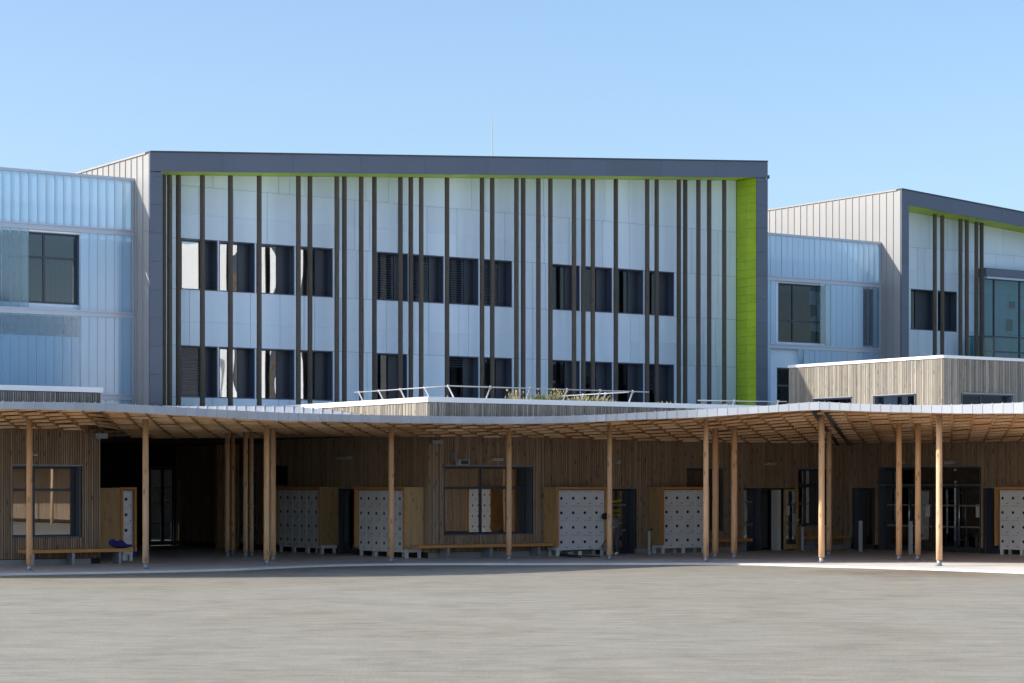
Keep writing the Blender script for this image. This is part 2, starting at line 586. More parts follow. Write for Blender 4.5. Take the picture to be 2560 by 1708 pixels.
# ------------------------------------------------------------------ ground, paving, hills
structure('courtyard_ground', [(-2500, -2500, -0.05), (2500, -2500, -0.05), (2500, 2500, -0.05), (-2500, 2500, -0.05)], [(0, 1, 2, 3)], 'ground')
SLAB = [(-500, 1448), (-60, 1436), (68, 1433), (300, 1429), (560, 1423), (800, 1413), (1000, 1409), (1360, 1408.5), (1740, 1408), (1900, 1409.5), (2020, 1413), (2250, 1419), (2515, 1428), (2700, 1437), (3000, 1455), (3400, 1480)]
fr_, n_ = [], 0
for i in range(-50, 341):
    px = i * 10
    Zs = GZ(smooth(SLAB, px))
    fr_.append((WX(px, Zs), Zs))
v, f = [], []
for X, Z in fr_:
    v += [(X, Z, -0.05), (X, Z, -0.012), (X + 0.0, Z + 0.012, 0.0), (X * 1.0 + (X * 0.35), 110, 0.0)]
for i in range(len(fr_) - 1):
    for j in range(3):
        f.append((4 * i + j, 4 * i + 4 + j, 4 * i + 5 + j, 4 * i + 1 + j))
structure('pavement', v, f, 'slab')
v, f = [], []
for i in range(61):
    ang = math.radians(-75 + i * 1.4)                  # ridge far off to the right, behind the viewer's shoulder
    R = 900
    hgt = 62 + 26 * math.exp(-((i - 31) / 4.5) ** 2) + 18 * math.exp(-((i - 12) / 7) ** 2) + 9 * math.sin(i * 1.3) + random.uniform(-4, 4)
    c, s_ = math.cos(ang), math.sin(ang)
    v += [(R * c * 0.8, R * s_ * 0.8, -3), (R * c * 0.9, R * s_ * 0.9, hgt * 0.5), (R * c, R * s_, hgt), (R * c * 1.15, R * s_ * 1.15, -3)]
for i in range(60):
    for j in range(3):
        f.append((4 * i + j, 4 * i + 4 + j, 4 * i + 5 + j, 4 * i + 1 + j))
structure('hills', v, f, 'hill')

# ------------------------------------------------------------------ upper school blocks
FD = 1.25                                              # depth of the frame round each facade
SILL2, HEAD2, JNT2, SILL1, HEAD1, JNT1, JNT0 = 5.10, 6.84, 7.67, 8.73, 10.45, 11.26, 12.22
FF = Face('F', 0.0)

def school_block(label, x0, x1, zt, fas, xl, xr, windows, posts, seam, ydepth, left_panels=True, skip=()):
    """framed block: fascia and side bands in slate metal, white panels set back, timber posts in front"""
    b = thing('school_block', label, 'building', x0, 0.0)
    zs = lambda x: zt(x) - fas
    # --- fascia panels and the two side bands
    n = max(3, round((x1 - x0) / 2.7))
    for i in range(n):
        a, c = x0 + (x1 - x0) * i / n + 0.003, x0 + (x1 - x0) * (i + 1) / n - 0.003
        poly('fascia_panel', b, [(a, zs(a)), (c, zs(c)), (c, zt(c)), (a, zt(a))], -FD, -FD + 0.06, 'dark')
        poly('roof_edge', b, [(a, zt(a) + 0.004), (c, zt(c) + 0.004), (c, zt(c) + 0.05), (a, zt(a) + 0.05)], -FD - 0.03, -FD + 0.25, 'darker')
    for a, c in ((x0, xl), (xr, x1)):
        z = 3.9
        while z < zs(a) - 0.05:
            t = min(z + 0.93, zs(a) - 0.004)
            bx('band_panel', b, a + 0.002, c, -FD, -FD + 0.06, z, t - 0.008, 'dark')
            z += 0.93
    # --- lime soffit and inner cheeks
    n = max(4, round((xr - xl) / 1.3))
    for i in range(n):
        a, c = xl + (xr - xl) * i / n + 0.002, xl + (xr - xl) * (i + 1) / n - 0.002
        poly('soffit_panel', b, [(a, zs(a) + 0.02), (c, zs(c) + 0.02), (c, zs(c) + 0.05), (a, zs(a) + 0.05)], -FD + 0.065, 0.02, 'lime')
    for xx, sgn in ((xl, -1), (xr, 1)):
        z = 4.4
        while z < zs(xx) - 0.03:
            t = min(z + 0.33, zs(xx) + 0.01)
            for y0, y1 in ((-FD + 0.065, -0.62), (-0.612, -0.005)):
                bx('lime_panel', b, xx + sgn * 0.004, xx + sgn * 0.04, y0, y1, z, t - 0.007, 'lime')
            z += 0.33
    # --- structure behind the panels
    holes = [(w[0], w[1], w[2], w[3]) for w in windows]
    m = MB()
    for l, r, bo, t in wall_cells(x0 + 0.06, x1 - 0.06, 3.8, 12.0, holes):
        m.box(l, r, 0.05, 0.3, bo, t)
    m.prism([(x0 + 0.06, 12.0), (x1 - 0.06, 12.0), (x1 - 0.06, zt(x1) - 0.05), (x0 + 0.06, zt(x0) - 0.05)], 0.05, 0.3)
    m.build('core_wall', b, 'darker')
    m = MB()
    m.prism([(x0 + 0.06, zt(x0) - 0.3), (x1 - 0.06, zt(x1) - 0.3), (x1 - 0.06, zt(x1) - 0.02), (x0 + 0.06, zt(x0) - 0.02)], -FD + 0.07, ydepth)
    m.build('roof', b, 'roofbounce')
    m = MB()
    m.box(x0 + 0.05, x1 - 0.05, ydepth, ydepth + 0.3, 0, min(zt(x0), zt(x1)) - 0.3)
    m.box(x1 - 0.06, x1 - 0.02, -FD + 0.07, ydepth, 3.8, zt(x1) - 0.02)
    for z in (4.15, 8.0, 11.6):
        m.box(x0 + 0.1, x1 - 0.1, 0.31, ydepth - 0.01, z, z + 0.3)
    m.box(x0 + 0.1, x1 - 0.1, 4.0, 4.15, 4.5, 11.5)
    m.build('interior_wall', b, 'classroom')
    # --- standing seam side wall (looks to -x)
    y = -FD + 0.07
    first = True
    while y < ydepth:
        y1 = min(y + seam, ydepth)
        zz = zt(x0) - 0.03
        if first or random.random() < 0.25:
            c = random.uniform(9.5, 12.6)
            bx('seam_panel', b, x0 - 0.002, x0 + 0.05, y + 0.012, y1 - 0.012, 3.9, c - 0.004, 'zinc')
            bx('seam_panel', b, x0 - 0.002, x0 + 0.05, y + 0.012, y1 - 0.012, c + 0.004, zz, 'zinc')
        else:
            bx('seam_panel', b, x0 - 0.002, x0 + 0.05, y + 0.012, y1 - 0.012, 3.9, zz, 'zinc')
        bx('seam', b, x0 - 0.028, x0 + 0.05, y1 - 0.011, y1 + 0.011, 3.9, zz, 'zinc')
        y = y1
        first = False
    bx('eaves_trim', b, x0 - 0.05, x0 + 0.1, -FD + 0.26, ydepth, zt(x0) - 0.03, zt(x0) + 0.03, 'zinc')
    # --- white panels, row by row, round the windows
    rows = [(4.05, SILL2), (SILL2, HEAD2), (HEAD2, JNT2), (JNT2, SILL1), (SILL1, HEAD1), (HEAD1, JNT1), (JNT1, JNT0), (JNT0, None)]
    cutsets = []
    for k in range(4):
        cuts, x = [xl + 0.01], xl + 0.01
        while x < xr - 0.7:
            x += random.choice((0.42, 0.62, 0.95, 1.15, 1.3))
            if x < xr - 0.3:
                cuts.append(x)
        cuts.append(xr - 0.01)
        cutsets.append(cuts)
    for k, (z0, z1) in enumerate(rows):
        cuts = set(cutsets[(0, 1, 2, 2, 1, 3, 3, 0)[k]])
        wins = [w for w in windows if z1 and w[2] < z1 - 0.01 and w[3] > z0 + 0.01]
        edges = {w[0] for w in windows} | {w[1] for w in windows}
        cuts = {c for c in cuts if all(abs(c - e) > 0.16 for e in edges)} | {e for w in wins for e in w[:2]}
        cuts = sorted(cuts)
        for l, r in zip(cuts, cuts[1:]):
            mid = (l + r) / 2
            if any(w[0] < mid < w[1] for w in wins):
                continue
            if any(s[0] < mid < s[1] and s[2] < (z0 + 0.3) < s[3] for s in skip):
                continue
            a, c = l + 0.008, r - 0.008
            if z1 is None:
                poly('white_panel', b, [(a, z0 + 0.005), (c, z0 + 0.005), (c, zs(c) + 0.015), (a, zs(a) + 0.015)], 0.0, 0.03, 'white')
            else:
                bx('white_panel', b, a, c, 0.0, 0.03, z0 + 0.005, z1 - 0.005, 'white')
    for z in (JNT1, JNT2):
        segs = [(xl + 0.01, xr - 0.01)]
        for s in skip:
            if s[2] < z < s[3]:
                segs = [(xl + 0.01, s[0])]
        for a, c in segs:
            bx('joint_flashing', b, a, c, -0.035, -0.002, z - 0.02, z + 0.006, 'white')
    # --- windows
    for w in windows:
        wa, wb, z0, z1 = w[:4]
        opt = w[4] if len(w) > 4 else {}
        vent = opt.get('vent', 0.3)
        window(b, FF, wa, wb, z0, z1, depth=0.34, fr=0.05, vent=vent * (wb - wa), blind=opt.get('blind'), flash=False, sillout=0.02, pane=opt.get('pane', 'pane'))
    # --- timber posts
    me_cache = {}
    for px in posts:
        x = Lx(px, -0.75)
        top = round(zs(x) - 0.06, 3)
        m = MB()
        m.tube((x, -0.75, 4.78), (x, -0.75, top), 0.088, 0.086, 12)
        m.build('timber_post', b, 'post', cen=(x, -0.75, 4.78))
    return b

def group_windows(pxs, z0, z1, opts):
    xs = [Lx(p, 0.0) for p in pxs]
    return [(xs[i] + (0.03 if i else 0), xs[i + 1] - (0.03 if i < len(xs) - 2 else 0), z0, z1, opts[i]) for i in range(len(xs) - 1) if opts[i] is not None]

BL = {'blind': 0.97, 'vent': 0.22}
P0 = {'vent': 0.28}
PC = {'vent': 0.28, 'pane': 'paneboost'}
wins = []
wins += group_windows((453, 546, 639, 738, 832), SILL1, HEAD1, [PC] * 4)
wins += group_windows((942, 1022, 1111, 1198, 1280), SILL1, HEAD1, [BL] * 4)
wins += group_windows((1380, 1451, 1532, 1610, 1685), SILL1, HEAD1, [P0] * 4)
wins += group_windows((453, 546, 639, 738, 832), SILL2, HEAD2, [{'blind': 0.92, 'vent': 0.28}, PC, PC, PC])
wins += group_windows((942, 1018), SILL2, HEAD2, [{'vent': 0.4}])
wins += group_windows((1122, 1198, 1280), SILL2, HEAD2, [{'vent': 0.28, 'blind': 0.2}, P0])
wins += group_windows((1380, 1451, 1532, 1610, 1685), SILL2, HEAD2, [P0, {'vent': 0.28, 'blind': 0.3}, P0, {'vent': 0.28, 'blind': 0.55}])
posts = [409, 424, 446, 506, 576, 648, 746, 775, 842, 861, 903, 936, 1001, 1027, 1053, 1117.5, 1205, 1230.6, 1291, 1308, 1346, 1376, 1435, 1458.5, 1482, 1539.5, 1618, 1641.6, 1697, 1713, 1746, 1773, 1810.6]
zt_main = lambda x: 13.03 + (x + 1.73) * 0.071
main = school_block('long white panelled school block with dark timber posts and lime green end reveal', -1.73, 24.9, zt_main, 0.62, -1.27, 24.34, wins, posts, 0.455, 14.0)
# far right block
wr = group_windows((2277, 2343, 2392), SILL1, HEAD1, [{'vent': 0.55}, {'vent': 0.5}])
XG = Lx(2459, -0.4)
zt_r = lambda x: 14.39 - (x - 32.2) * 0.063
right = school_block('smaller white panelled school block with sloping slate roof edge at the right', 32.2, 44.0, zt_r, 0.6, 32.62, 43.4, wr, [2337, 2355.6, 2401, 2417, 2441, 2454], 0.41, 14.0)
# glazed stair front on that block
gx = [XG + 0.02, Lx(2486, -0.4), Lx(2550, -0.4), 43.3]
cw = MB()
for g in gx:
    cw.box(g - 0.03, g + 0.03, -0.40, -0.32, 4.2, 11.15)
for z in (4.2, 7.9, 8.55):
    cw.box(gx[0] + 0.03, gx[-1] - 0.03, -0.398, -0.322, z, z + 0.06)
cwo = cw.build('stair_glazing_frame', right, 'darker')
for a, c in zip(gx, gx[1:]):
    for z0, z1 in ((4.26, 7.9), (7.96, 8.55), (8.61, 11.1)):
        bx('pane', cwo, a + 0.03, c - 0.03, -0.37, -0.355, z0, z1, 'teal')
bx('glazing_head', right, XG, 43.35, -0.55, -0.04, 11.15, 11.52, 'dark')
bx('glazing_head_trim', right, XG, 43.35, -0.60, -0.04, 11.06, 11.14, 'bandm')
bx('balcony_front', right, Lx(2419, -0.6), XG + 0.4, -0.62, -0.58, 4.2, 8.5, 'teal')
bx('balcony_rail', right, Lx(2419, -0.6), XG + 0.4, -0.63, -0.57, 8.505, 8.54, 'darker')
for i, (px, zz, hh) in enumerate([(2488, 8.9, .5), (2494, 9.9, .3), (2520, 9.2, .7)]):
    x = Lx(px, 0.6)
    bx('wall_notice', right, x, x + 0.35, -0.10, -0.08, zz, zz + hh, ('darker', 'darker', 'paper')[i])

# lightning rod and corner lamp of the long block
x = Lx(1231, 1.0)
mast = thing('lightning_rod', 'thin pale lightning rod standing on the long flat roof', 'lightning rod', x, 1.0, zt_main(x) - 0.02)
m = MB(); m.tube((x, 1.0, zt_main(x) - 0.02), (x, 1.0, zL(x, 1.0, 290)), 0.022, 0.010, 6); m.build('rod', mast, 'zinc')
m = MB(); m.tube((x, 1.0, zt_main(x) - 0.02), (x, 1.0, zt_main(x) + 0.12), 0.06, 0.04, 8); m.build('base', mast, 'galv')
cl = thing('corner_lamp', 'tiny grey lamp on the top right corner of the long block', 'lamp', 24.9, -1.1, 14.3)
bx('bracket', cl, 24.9, 25.04, -1.115, -1.085, 14.33, 14.355, 'galv')
bx('lamp_head', cl, 25.02, 25.07, -1.16, -1.04, 14.28, 14.42, 'jamb')

# ------------------------------------------------------------------ glazed link bays in channel glass
BTOP, B1, B2, B3 = 12.22, 10.5, 7.76, 5.05
def bay(label, x0, x1, wins, lower_to, paper=False):
    b = thing('glazed_link', label, 'building', x0, 0.0)
    # white rear wall with real window openings, 0.3 m behind the glass skin
    face = Face('F', 0.13)
    holes = [w[:4] for w in wins]
    solid_wall('rear_wall', b, face, x0, x1, 3.9, B1 - 0.1, holes, 0.0, 0.25, 'white')
    m = MB()
    m.box(x0, x1, 0.55, 12.0, B1 - 0.42, B1 - 0.1)
    m.box(x0, x1, 0.55, 12.0, 7.4, 7.7)
    m.box(x0, x1, 12.0, 12.2, 0, B1 - 0.1)
    m.build('floor_slab', b, 'interior')
    # set-back roof upstand seen through the glass parapet
    bx('roof_upstand', b, x0 + 0.1, x1 - 0.1, 2.2, 2.4, B1 - 0.1, B1 + 1.1, 'zinc')
    for w in wins:
        window(b, face, *w[:4], depth=0.1, fr=0.07, cols=w[4], rows=w[5], pane='panebay' if x0 < 0 else 'pane', flash=False)
    for z in (B1, B2, B3):
        bx('glass_channel', b, x0, x1, -0.06, 0.06, z - 0.10, z + 0.04, 'bandm')
        bx('glass_channel', b, x0, x1, -0.09, 0.06, z + 0.044, z + 0.10, 'bandm')
    bx('parapet_rail', b, x0, x1, -0.07, 0.07, BTOP, BTOP + 0.09, 'bandm')
    bx('end_post', b, x1 - 0.09, x1 - 0.005, -0.05, 0.05, 3.9, BTOP - 0.002, 'bandm')
    n = round((x1 - x0) / 0.30)
    clear = [w[6] for w in wins if len(w) > 6]
    for i in range(n):
        a, c = x0 + (x1 - 0.1 - x0) * i / n, x0 + (x1 - 0.1 - x0) * (i + 1) / n
        for z0, z1 in ((3.9, B3 - 0.102), (B3 + 0.102, B2 - 0.102), (B2 + 0.102, B1 - 0.102), (B1 + 0.102, BTOP - 0.003)):
            mid = (a + c) / 2
            if any(k[0] < mid < k[1] and k[2] < (z0 + z1) / 2 < k[3] for k in clear):
                continue
            yj = random.uniform(-0.006, 0.006)
            seen = any(w[0] - .1 < mid < w[1] + .1 and w[2] < z1 and w[3] > z0 for w in wins)
            p = bx('glass_plank', b, a + 0.004, c - 0.012, -0.03 + yj, -0.018 + yj, z0, z1, ('plankclear' if z0 > B2 or x0 > 0 else 'plankmid') if seen else 'plank')
            bx('plank_flange', p, c - 0.011, c - 0.002, -0.03 + yj, 0.03, z0, z1, 'plankedge')
    return b
fx = lambda px: Lx(px, 0.4)
bay('pale blue channel glass link left of the long block', -9.6, -1.735,
    [(fx(-60), fx(190), 8.15 - 0.12, B1 - 0.16, (0.3, 0.36, 0.34), (0.66, 0.34), (Lx(66, -0.02), Lx(192, -0.02), B2, B1)),
     (fx(-80), fx(190), 6.98, 7.62, (0.3, 0.4, 0.3), (1.0,))], 0)
bay('pale blue channel glass link between the long block and the right block', 24.905, 32.195,
    [(fx(1934), fx(2052), 7.95, B1 - 0.16, (0.34, 0.66), (0.36, 0.64), (Lx(1938, -0.02), Lx(2048, -0.02), B2, B1)),
     (fx(2145), fx(2172), 7.95, B1 - 0.16, (1.0,), (1.0,)), (fx(2186), fx(2196), 7.95, B1 - 0.16, (1.0,), (1.0,)),
     (fx(1931), fx(1990), 4.6, 6.9, (1.0,), (0.7, 0.3), (Lx(1925, -0.02), Lx(1995, -0.02), B3, B2))], 0)
# posters stuck inside the right-hand link window
xa = Lx(2000, 0.9)
for k, (dx, zz, w, h) in enumerate([(0.0, 9.55, .9, .55), (0.35, 8.95, .75, .8), (0.05, 8.45, .85, .62)]):
    t = thing('poster', ('topmost pale poster inside the right glass link window', 'middle pale poster inside the right glass link window', 'lowest pale poster inside the right glass link window')[k], 'poster', xa + dx, 0.31, zz, group='posters in the link window')
    bx('sheet', t, xa + dx, xa + dx + w * .75, 0.308, 0.312, zz, zz + h, 'paper')

# ------------------------------------------------------------------ low timber wings
COP = 4.72
def coping(parent, x0, x1, y0, y1, z, hgt=0.15):
    return bx('coping', parent, x0, x1, y0, y1, z - hgt, z, 'coping')

# mid wing: front wall (F, y=-12.9) and side wall (S, x=1.70)
YM, XM, XWg = -12.9, 1.70, 18.40
fm, sm = Face('F', YM), Face('S', XM)
mid = thing('timber_wing', 'low timber clad wing with planted roof terrace in the middle', 'building', XM, YM)
hA = (fm.a(1111), fm.a(1330), 0.66, 2.70)
hD1 = (fm.a(1486), fm.a(1587), 0.0, 2.02)
hB = (fm.a(1716), fm.a(1805), 0.66, 2.68)
hD2 = (fm.a(1858), fm.a(1985), 0.0, 2.04)
hC = (fm.a(1994), fm.a(2062), 0.80, 2.68)
FH = [hA, hD1, hB, hD2, hC]
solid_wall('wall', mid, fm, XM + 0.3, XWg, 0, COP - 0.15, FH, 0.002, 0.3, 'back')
battens(mid, fm, XM, XWg - 0.04, 0.17, 3.62, FH, 'batten')
battens(mid, fm, XM, XWg - 0.04, 3.64, COP - 0.16, [], 'weathered')
bx('plinth', mid, XM - 0.02, hD1[0], YM - 0.06, YM, 0.0, 0.16, 'plinth')
bx('plinth', mid, hD1[1], hD2[0], YM - 0.06, YM, 0.0, 0.16, 'plinth')
bx('plinth', mid, hD2[1], XWg, YM - 0.06, YM, 0.0, 0.16, 'plinth')
hS1 = (sm.a(842), sm.a(893), 0.0, 2.02)
hS2 = (sm.a(560), sm.a(640), 0.0, 2.6)
solid_wall('side_wall', mid, sm, -3.9, -YM, 0, COP - 0.15, [hS1, hS2], 0.002, 0.3, 'back')
battens(mid, sm, -3.9, -YM - 0.001, 0.17, 3.62, [hS1, hS2], 'batten')
battens(mid, sm, 0.0, -YM - 0.001, 3.64, COP - 0.16, [], 'weathered')
coping(mid, XM - 0.07, XWg, YM - 0.07, YM + 0.35, COP)
coping(mid, XM - 0.07, XM + 0.35, YM + 0.352, -0.05, COP)
bx('roof', mid, XM + 0.31, XWg + 3, YM + 0.31, 0.0, 4.2, 4.42, 'roofbounce')
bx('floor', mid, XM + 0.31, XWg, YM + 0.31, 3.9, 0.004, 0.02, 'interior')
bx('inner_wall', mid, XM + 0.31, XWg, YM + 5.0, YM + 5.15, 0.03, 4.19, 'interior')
bx('end_wall', mid, XWg - 0.2, XWg, YM + 0.31, YM + 4.99, 0.03, 4.19, 'interior')  # added across the unseen end to keep daylight out of the rooms
window(mid, fm, *hA, depth=0.30, cols=(0.47, 0.53), rows=(0.7, 0.3), pane='paneg', fr=0.075)
window(mid, fm, *hB, depth=0.30, cols=(1.0,), rows=(1.0,), vent=0.15, pane='paneg', fr=0.07)
window(mid, fm, *hC, depth=0.30, cols=(0.5, 0.5), rows=(0.72, 0.28), pane='paneg', fr=0.07)
def glazed_door(parent, face, h, cols, rails=(0.30, 0.62), depth=0.28, name='door', pane='paneg', leafs=None):
    """glazed metal door set: frame (part) > panes, rails"""
    a0, a1, z0, z1 = h
    m = MB()
    fr = 0.07
    d = depth
    face.mb(m, a0, a0 + fr, d, d + 0.07, z0, z1)
    face.mb(m, a1 - fr, a1, d, d + 0.07, z0, z1)
    face.mb(m, a0 + fr, a1 - fr, d, d + 0.07, z1 - fr, z1)
    face.mb(m, a0 + fr, a1 - fr, d, d + 0.07, z0 + 0.005, z0 + 0.16)
    cs = [a0 + fr + (a1 - a0 - 2 * fr) * c for c in (0, *cols, 1)]
    for x in cs[1:-1]:
        face.mb(m, x - 0.06, x + 0.06, d - 0.003, d + 0.073, z0 + 0.005, z1 - fr)
    o = m.build(name, parent, 'darker')
    for i in range(len(cs) - 1):
        face.bx('pane', o, cs[i], cs[i + 1], d + 0.03, d + 0.042, z0 + 0.16, z1 - fr, pane)
        for r in rails:
            z = z0 + (z1 - z0) * r
            face.bx('rail', o, cs[i] + 0.06, cs[i + 1] - 0.06, d + 0.012, d + 0.026, z - 0.025, z + 0.025, 'galv')
    face.bx('jamb', o, a1 - 0.03, a1 - 0.002, 0.004, d - 0.004, z0 + 0.005, z1, 'jamb')
    face.bx('jamb', o, a0 + 0.002, a0 + 0.03, 0.004, d - 0.004, z0 + 0.005, z1, 'jamb')
    face.bx('lintel_flashing', o, a0 - 0.04, a1 + 0.04, -0.06, 0.0, z1 + 0.003, z1 + 0.03, 'galv')
    return o
d1 = glazed_door(mid, fm, hD1, (), rails=(0.36, 0.75))
# open entrance: glazed side leaf, open doorway, timber leaf swung out
aL, aO = fm.a(1858), fm.a(1903)
glazed_door(mid, fm, (aL, aO, 0.0, 2.04), (), rails=(0.42, 0.78))
bx('door_head', mid, aO, hD2[1], YM + 0.28, YM + 0.35, 1.98, 2.04, 'darker')
bx('vestibule_wall', mid, aO + 0.25, hD2[1] + 0.6, YM + 2.0, YM + 2.1, 0.02, 2.6, 'curtain')
bx('door_lining', mid, fm.a(1943), fm.a(1952), YM - 0.01, YM + 0.3, 0.01, 1.98, 'coping')
lf0, lf1 = fm.a(1953), fm.a(1988)
m = MB()
for a, c in ((lf0, lf0 + 0.07), (lf1 - 0.09, lf1)):
    fm.mb(m, a, c, -0.16, -0.11, 0.04, 2.0)
fm.mb(m, lf0 + 0.07, lf1 - 0.09, -0.16, -0.11, 0.04, 0.20)
fm.mb(m, lf0 + 0.07, lf1 - 0.09, -0.16, -0.11, 1.93, 2.0)
lo = m.build('door_leaf', mid, 'ply')
fm.bx('pane', lo, lf0 + 0.07, lf1 - 0.09, -0.14, -0.13, 0.20, 1.93, 'paneg')
fm.bx('handle', lo, lf1 - 0.10, lf1 + 0.02, -0.21, -0.17, 0.98, 1.01, 'chrome')
fm.bx('notice', lo, lf0 + 0.08, lf0 + 0.22, -0.166, -0.162, 1.15, 1.45, 'paper')
# side wall doors
glazed_door(mid, sm, hS1, (), rails=(), depth=0.2)
glazed_door(mid, sm, hS2, (0.5,), rails=(0.3, 0.55), depth=0.2)

# left wing
YLw, XLw = -11.5, -8.0
fl = Face('F', YLw)
left = thing('timber_wing', 'low timber clad wing with a big square window at the far left', 'building', XLw, YLw)
hLW = (fl.a(30), fl.a(202), 0.72, 2.66)
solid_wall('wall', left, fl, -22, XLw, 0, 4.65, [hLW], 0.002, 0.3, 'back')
battens(left, fl, -16, XLw, 0.17, 3.66, [hLW], 'batten', pitch=0.066, rnd=0.08, gap=0.024, deep=0.045)
battens(left, fl, -16, XLw, 3.68, 4.64, [], 'weathered', pitch=0.066, rnd=0.08, gap=0.024, deep=0.045)
bx('plinth', left, -16, XLw - 0.3, YLw - 0.07, YLw, 0, 0.15, 'plinth')
bx('coping', left, -22, XLw + 0.06, YLw - 0.07, YLw + 0.35, 4.66, 4.80, 'coping')
bx('side_wall', left, XLw - 0.3, XLw, YLw + 0.301, 0.0, 0, 4.65, 'back')
battens(left, Face('F', YLw + 8.0), XLw + 0.02, 1.6, 3.64, 4.4, [], 'weathered')
bx('roof', left, -22, XLw - 0.31, YLw + 0.31, 0.0, 4.2, 4.4, 'roofbounce')
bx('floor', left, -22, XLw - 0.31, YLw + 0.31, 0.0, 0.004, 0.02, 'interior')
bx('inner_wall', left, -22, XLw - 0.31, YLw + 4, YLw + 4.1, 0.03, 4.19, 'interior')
bx('end_wall', left, -21.9, -21.7, YLw + 0.31, YLw + 3.99, 0.03, 4.19, 'interior')  # unseen closing wall, added against daylight leaking in
window(left, fl, *hLW, depth=0.30, cols=(0.36, 0.64), rows=(0.68, 0.32), pane='paneg', fr=0.08)

# passage under the long block
pas = thing('passage_end', 'dark glazed doors closing the deep passage under the long block', 'doorway', -3.0, 3.9)
fp = Face('F', 3.9)
hp = (fp.a(375), fp.a(436), 0.0, 2.75)
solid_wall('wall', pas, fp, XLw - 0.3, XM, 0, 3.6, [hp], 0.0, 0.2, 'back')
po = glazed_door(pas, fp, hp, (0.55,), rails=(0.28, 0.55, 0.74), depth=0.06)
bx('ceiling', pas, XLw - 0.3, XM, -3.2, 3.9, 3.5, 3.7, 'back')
bx('roof', pas, XLw + 0.002, XM - 0.005, -10.6, -2.2, 3.93, 4.0, 'roofbounce')  # hidden slab, added only to block stray sun on the lockers
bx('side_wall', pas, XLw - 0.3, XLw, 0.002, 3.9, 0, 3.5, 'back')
bx('backroom', pas, XLw - 0.3, XM, 8, 8.1, 0, 4, 'interior')
m = MB()
for k in range(8):
    m.box(Lx(548, -1.2) - .05 + k * .055, Lx(548, -1.2) + k * .055 - .006, -1.2 - 0.1 * k, -1.0 - 0.1 * k, 0.02, 3.5)
m.build('timber_screen', pas, 'ply', kind='stuff')

# right wing: wall looking left (S, x=18.4), upper annex on its roof
sw = Face('S', XWg)
rw = thing('timber_wing', 'low timber clad entrance wing with double glazed doors on the right', 'building', XWg, YM)
hD3 = (sw.a(2134), sw.a(2184), 0.0, 2.04)
hEN = (sw.a(2197), sw.a(2450), 0.0, 2.72)
hD4 = (sw.a(2462), sw.a(2510), 0.0, 2.04)
SH = [hD3, hEN, hD4]
A1 = 110.0
solid_wall('wall', rw, sw, -YM, A1, 0, 4.3, SH, 0.002, 0.3, 'back')
battens(rw, sw, -YM + 0.04, 95, 0.17, 4.3, SH, 'batten')
coping(rw, XWg - 0.06, XWg + 0.35, -A1, YM - 0.08, 4.45)
bx('roof', rw, XWg + 0.31, 40, -A1, YM, 4.1, 4.3, 'roofbounce')
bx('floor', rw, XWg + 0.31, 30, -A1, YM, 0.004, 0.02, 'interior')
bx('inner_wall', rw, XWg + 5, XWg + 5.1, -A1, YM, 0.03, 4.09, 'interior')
bx('shade_canopy', rw, 13.5, XWg, -A1, -31.0, 3.95, 4.15, 'deck')  # unseen box roof, added to shade the wing wall mirrored in windows
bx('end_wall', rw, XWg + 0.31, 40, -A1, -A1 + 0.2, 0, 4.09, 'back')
bx('end_wall', rw, XWg + 0.31, XWg + 5.0, YM + 0.1, YM + 0.3, 0.03, 4.09, 'interior')  # unseen wall added to stop daylight leaking behind the entrance glass
glazed_door(rw, sw, hD3, (), rails=(), depth=0.25)
glazed_door(rw, sw, hD4, (), rails=(), depth=0.25)
en = glazed_door(rw, sw, (hEN[0], hEN[1], 0.0, 2.12), (0.26, 0.50, 0.74), rails=(0.38, 0.70), depth=0.25, name='entrance_doors')
window(rw, sw, hEN[0], hEN[1], 2.13, 2.72, depth=0.25, cols=(0.5, 0.5), pane='paneg', fr=0.06, flash=True, name='transom_light')
for px in (2264, 2389):
    a = sw.a(px)
    x0, y0 = sw.xy(a, 0.16)
    m = MB(); m.tube((x0, y0, 0.22), (x0, y0, 2.08), 0.022, 0.022, 8)
    for z in (0.4, 1.9):
        m.tube((x0, y0, z), (x0 + 0.1, y0, z), 0.012, 0.012, 6)
    m.build('pull_handle', en, 'chrome', smooth=True)
for k, (p0, p1, z0, z1) in enumerate(((2299, 2310, 1.12, 1.52), (2425, 2443, 1.12, 1.52))):
    sw.bx('notice', en, sw.a(p0), sw.a(p1), 0.262, 0.266, z0, z1, 'paper')
for p0, p1, z0, z1 in ((2235, 2330, 2.28, 2.6), (2357, 2378, 2.28, 2.5), (2358, 2380, 1.85, 2.0), (2158, 2176, 1.28, 1.5)):
    sw.bx('lime_wall_graphic', rw, sw.a(p0), sw.a(p1), 1.2, 1.22, z0, z1, 'acid')

YA, XA = -14.5, 21.13
an = thing('timber_annex', 'boxy weathered timber upper storey above the entrance, side face in sun', 'building', XA, YA, 4.3)
fa, sa = Face('F', YA), Face('S', XA)
ATOP = 6.51
aend = -Ly(1973, XA)
hs = [(sa.a(2035), sa.a(2129), 4.5, 5.24), (sa.a(2184), sa.a(2287), 4.5, 5.24)]
hf = [(fa.a(2405), fa.a(2530), 4.5, 5.24)]
solid_wall('side_wall', an, sa, aend, -YA, 4.31, ATOP - 0.10, hs, 0.002, 0.25, 'back')
solid_wall('wall', an, fa, XA + 0.25, 33, 4.31, ATOP - 0.10, hf, 0.002, 0.25, 'back')
battens(an, sa, aend, -YA - 0.001, 4.31, ATOP - 0.11, hs, 'weathered', pitch=0.085, deep=0.022)
battens(an, fa, XA, 33, 4.31, ATOP - 0.11, hf, 'weathered', pitch=0.085, deep=0.022)
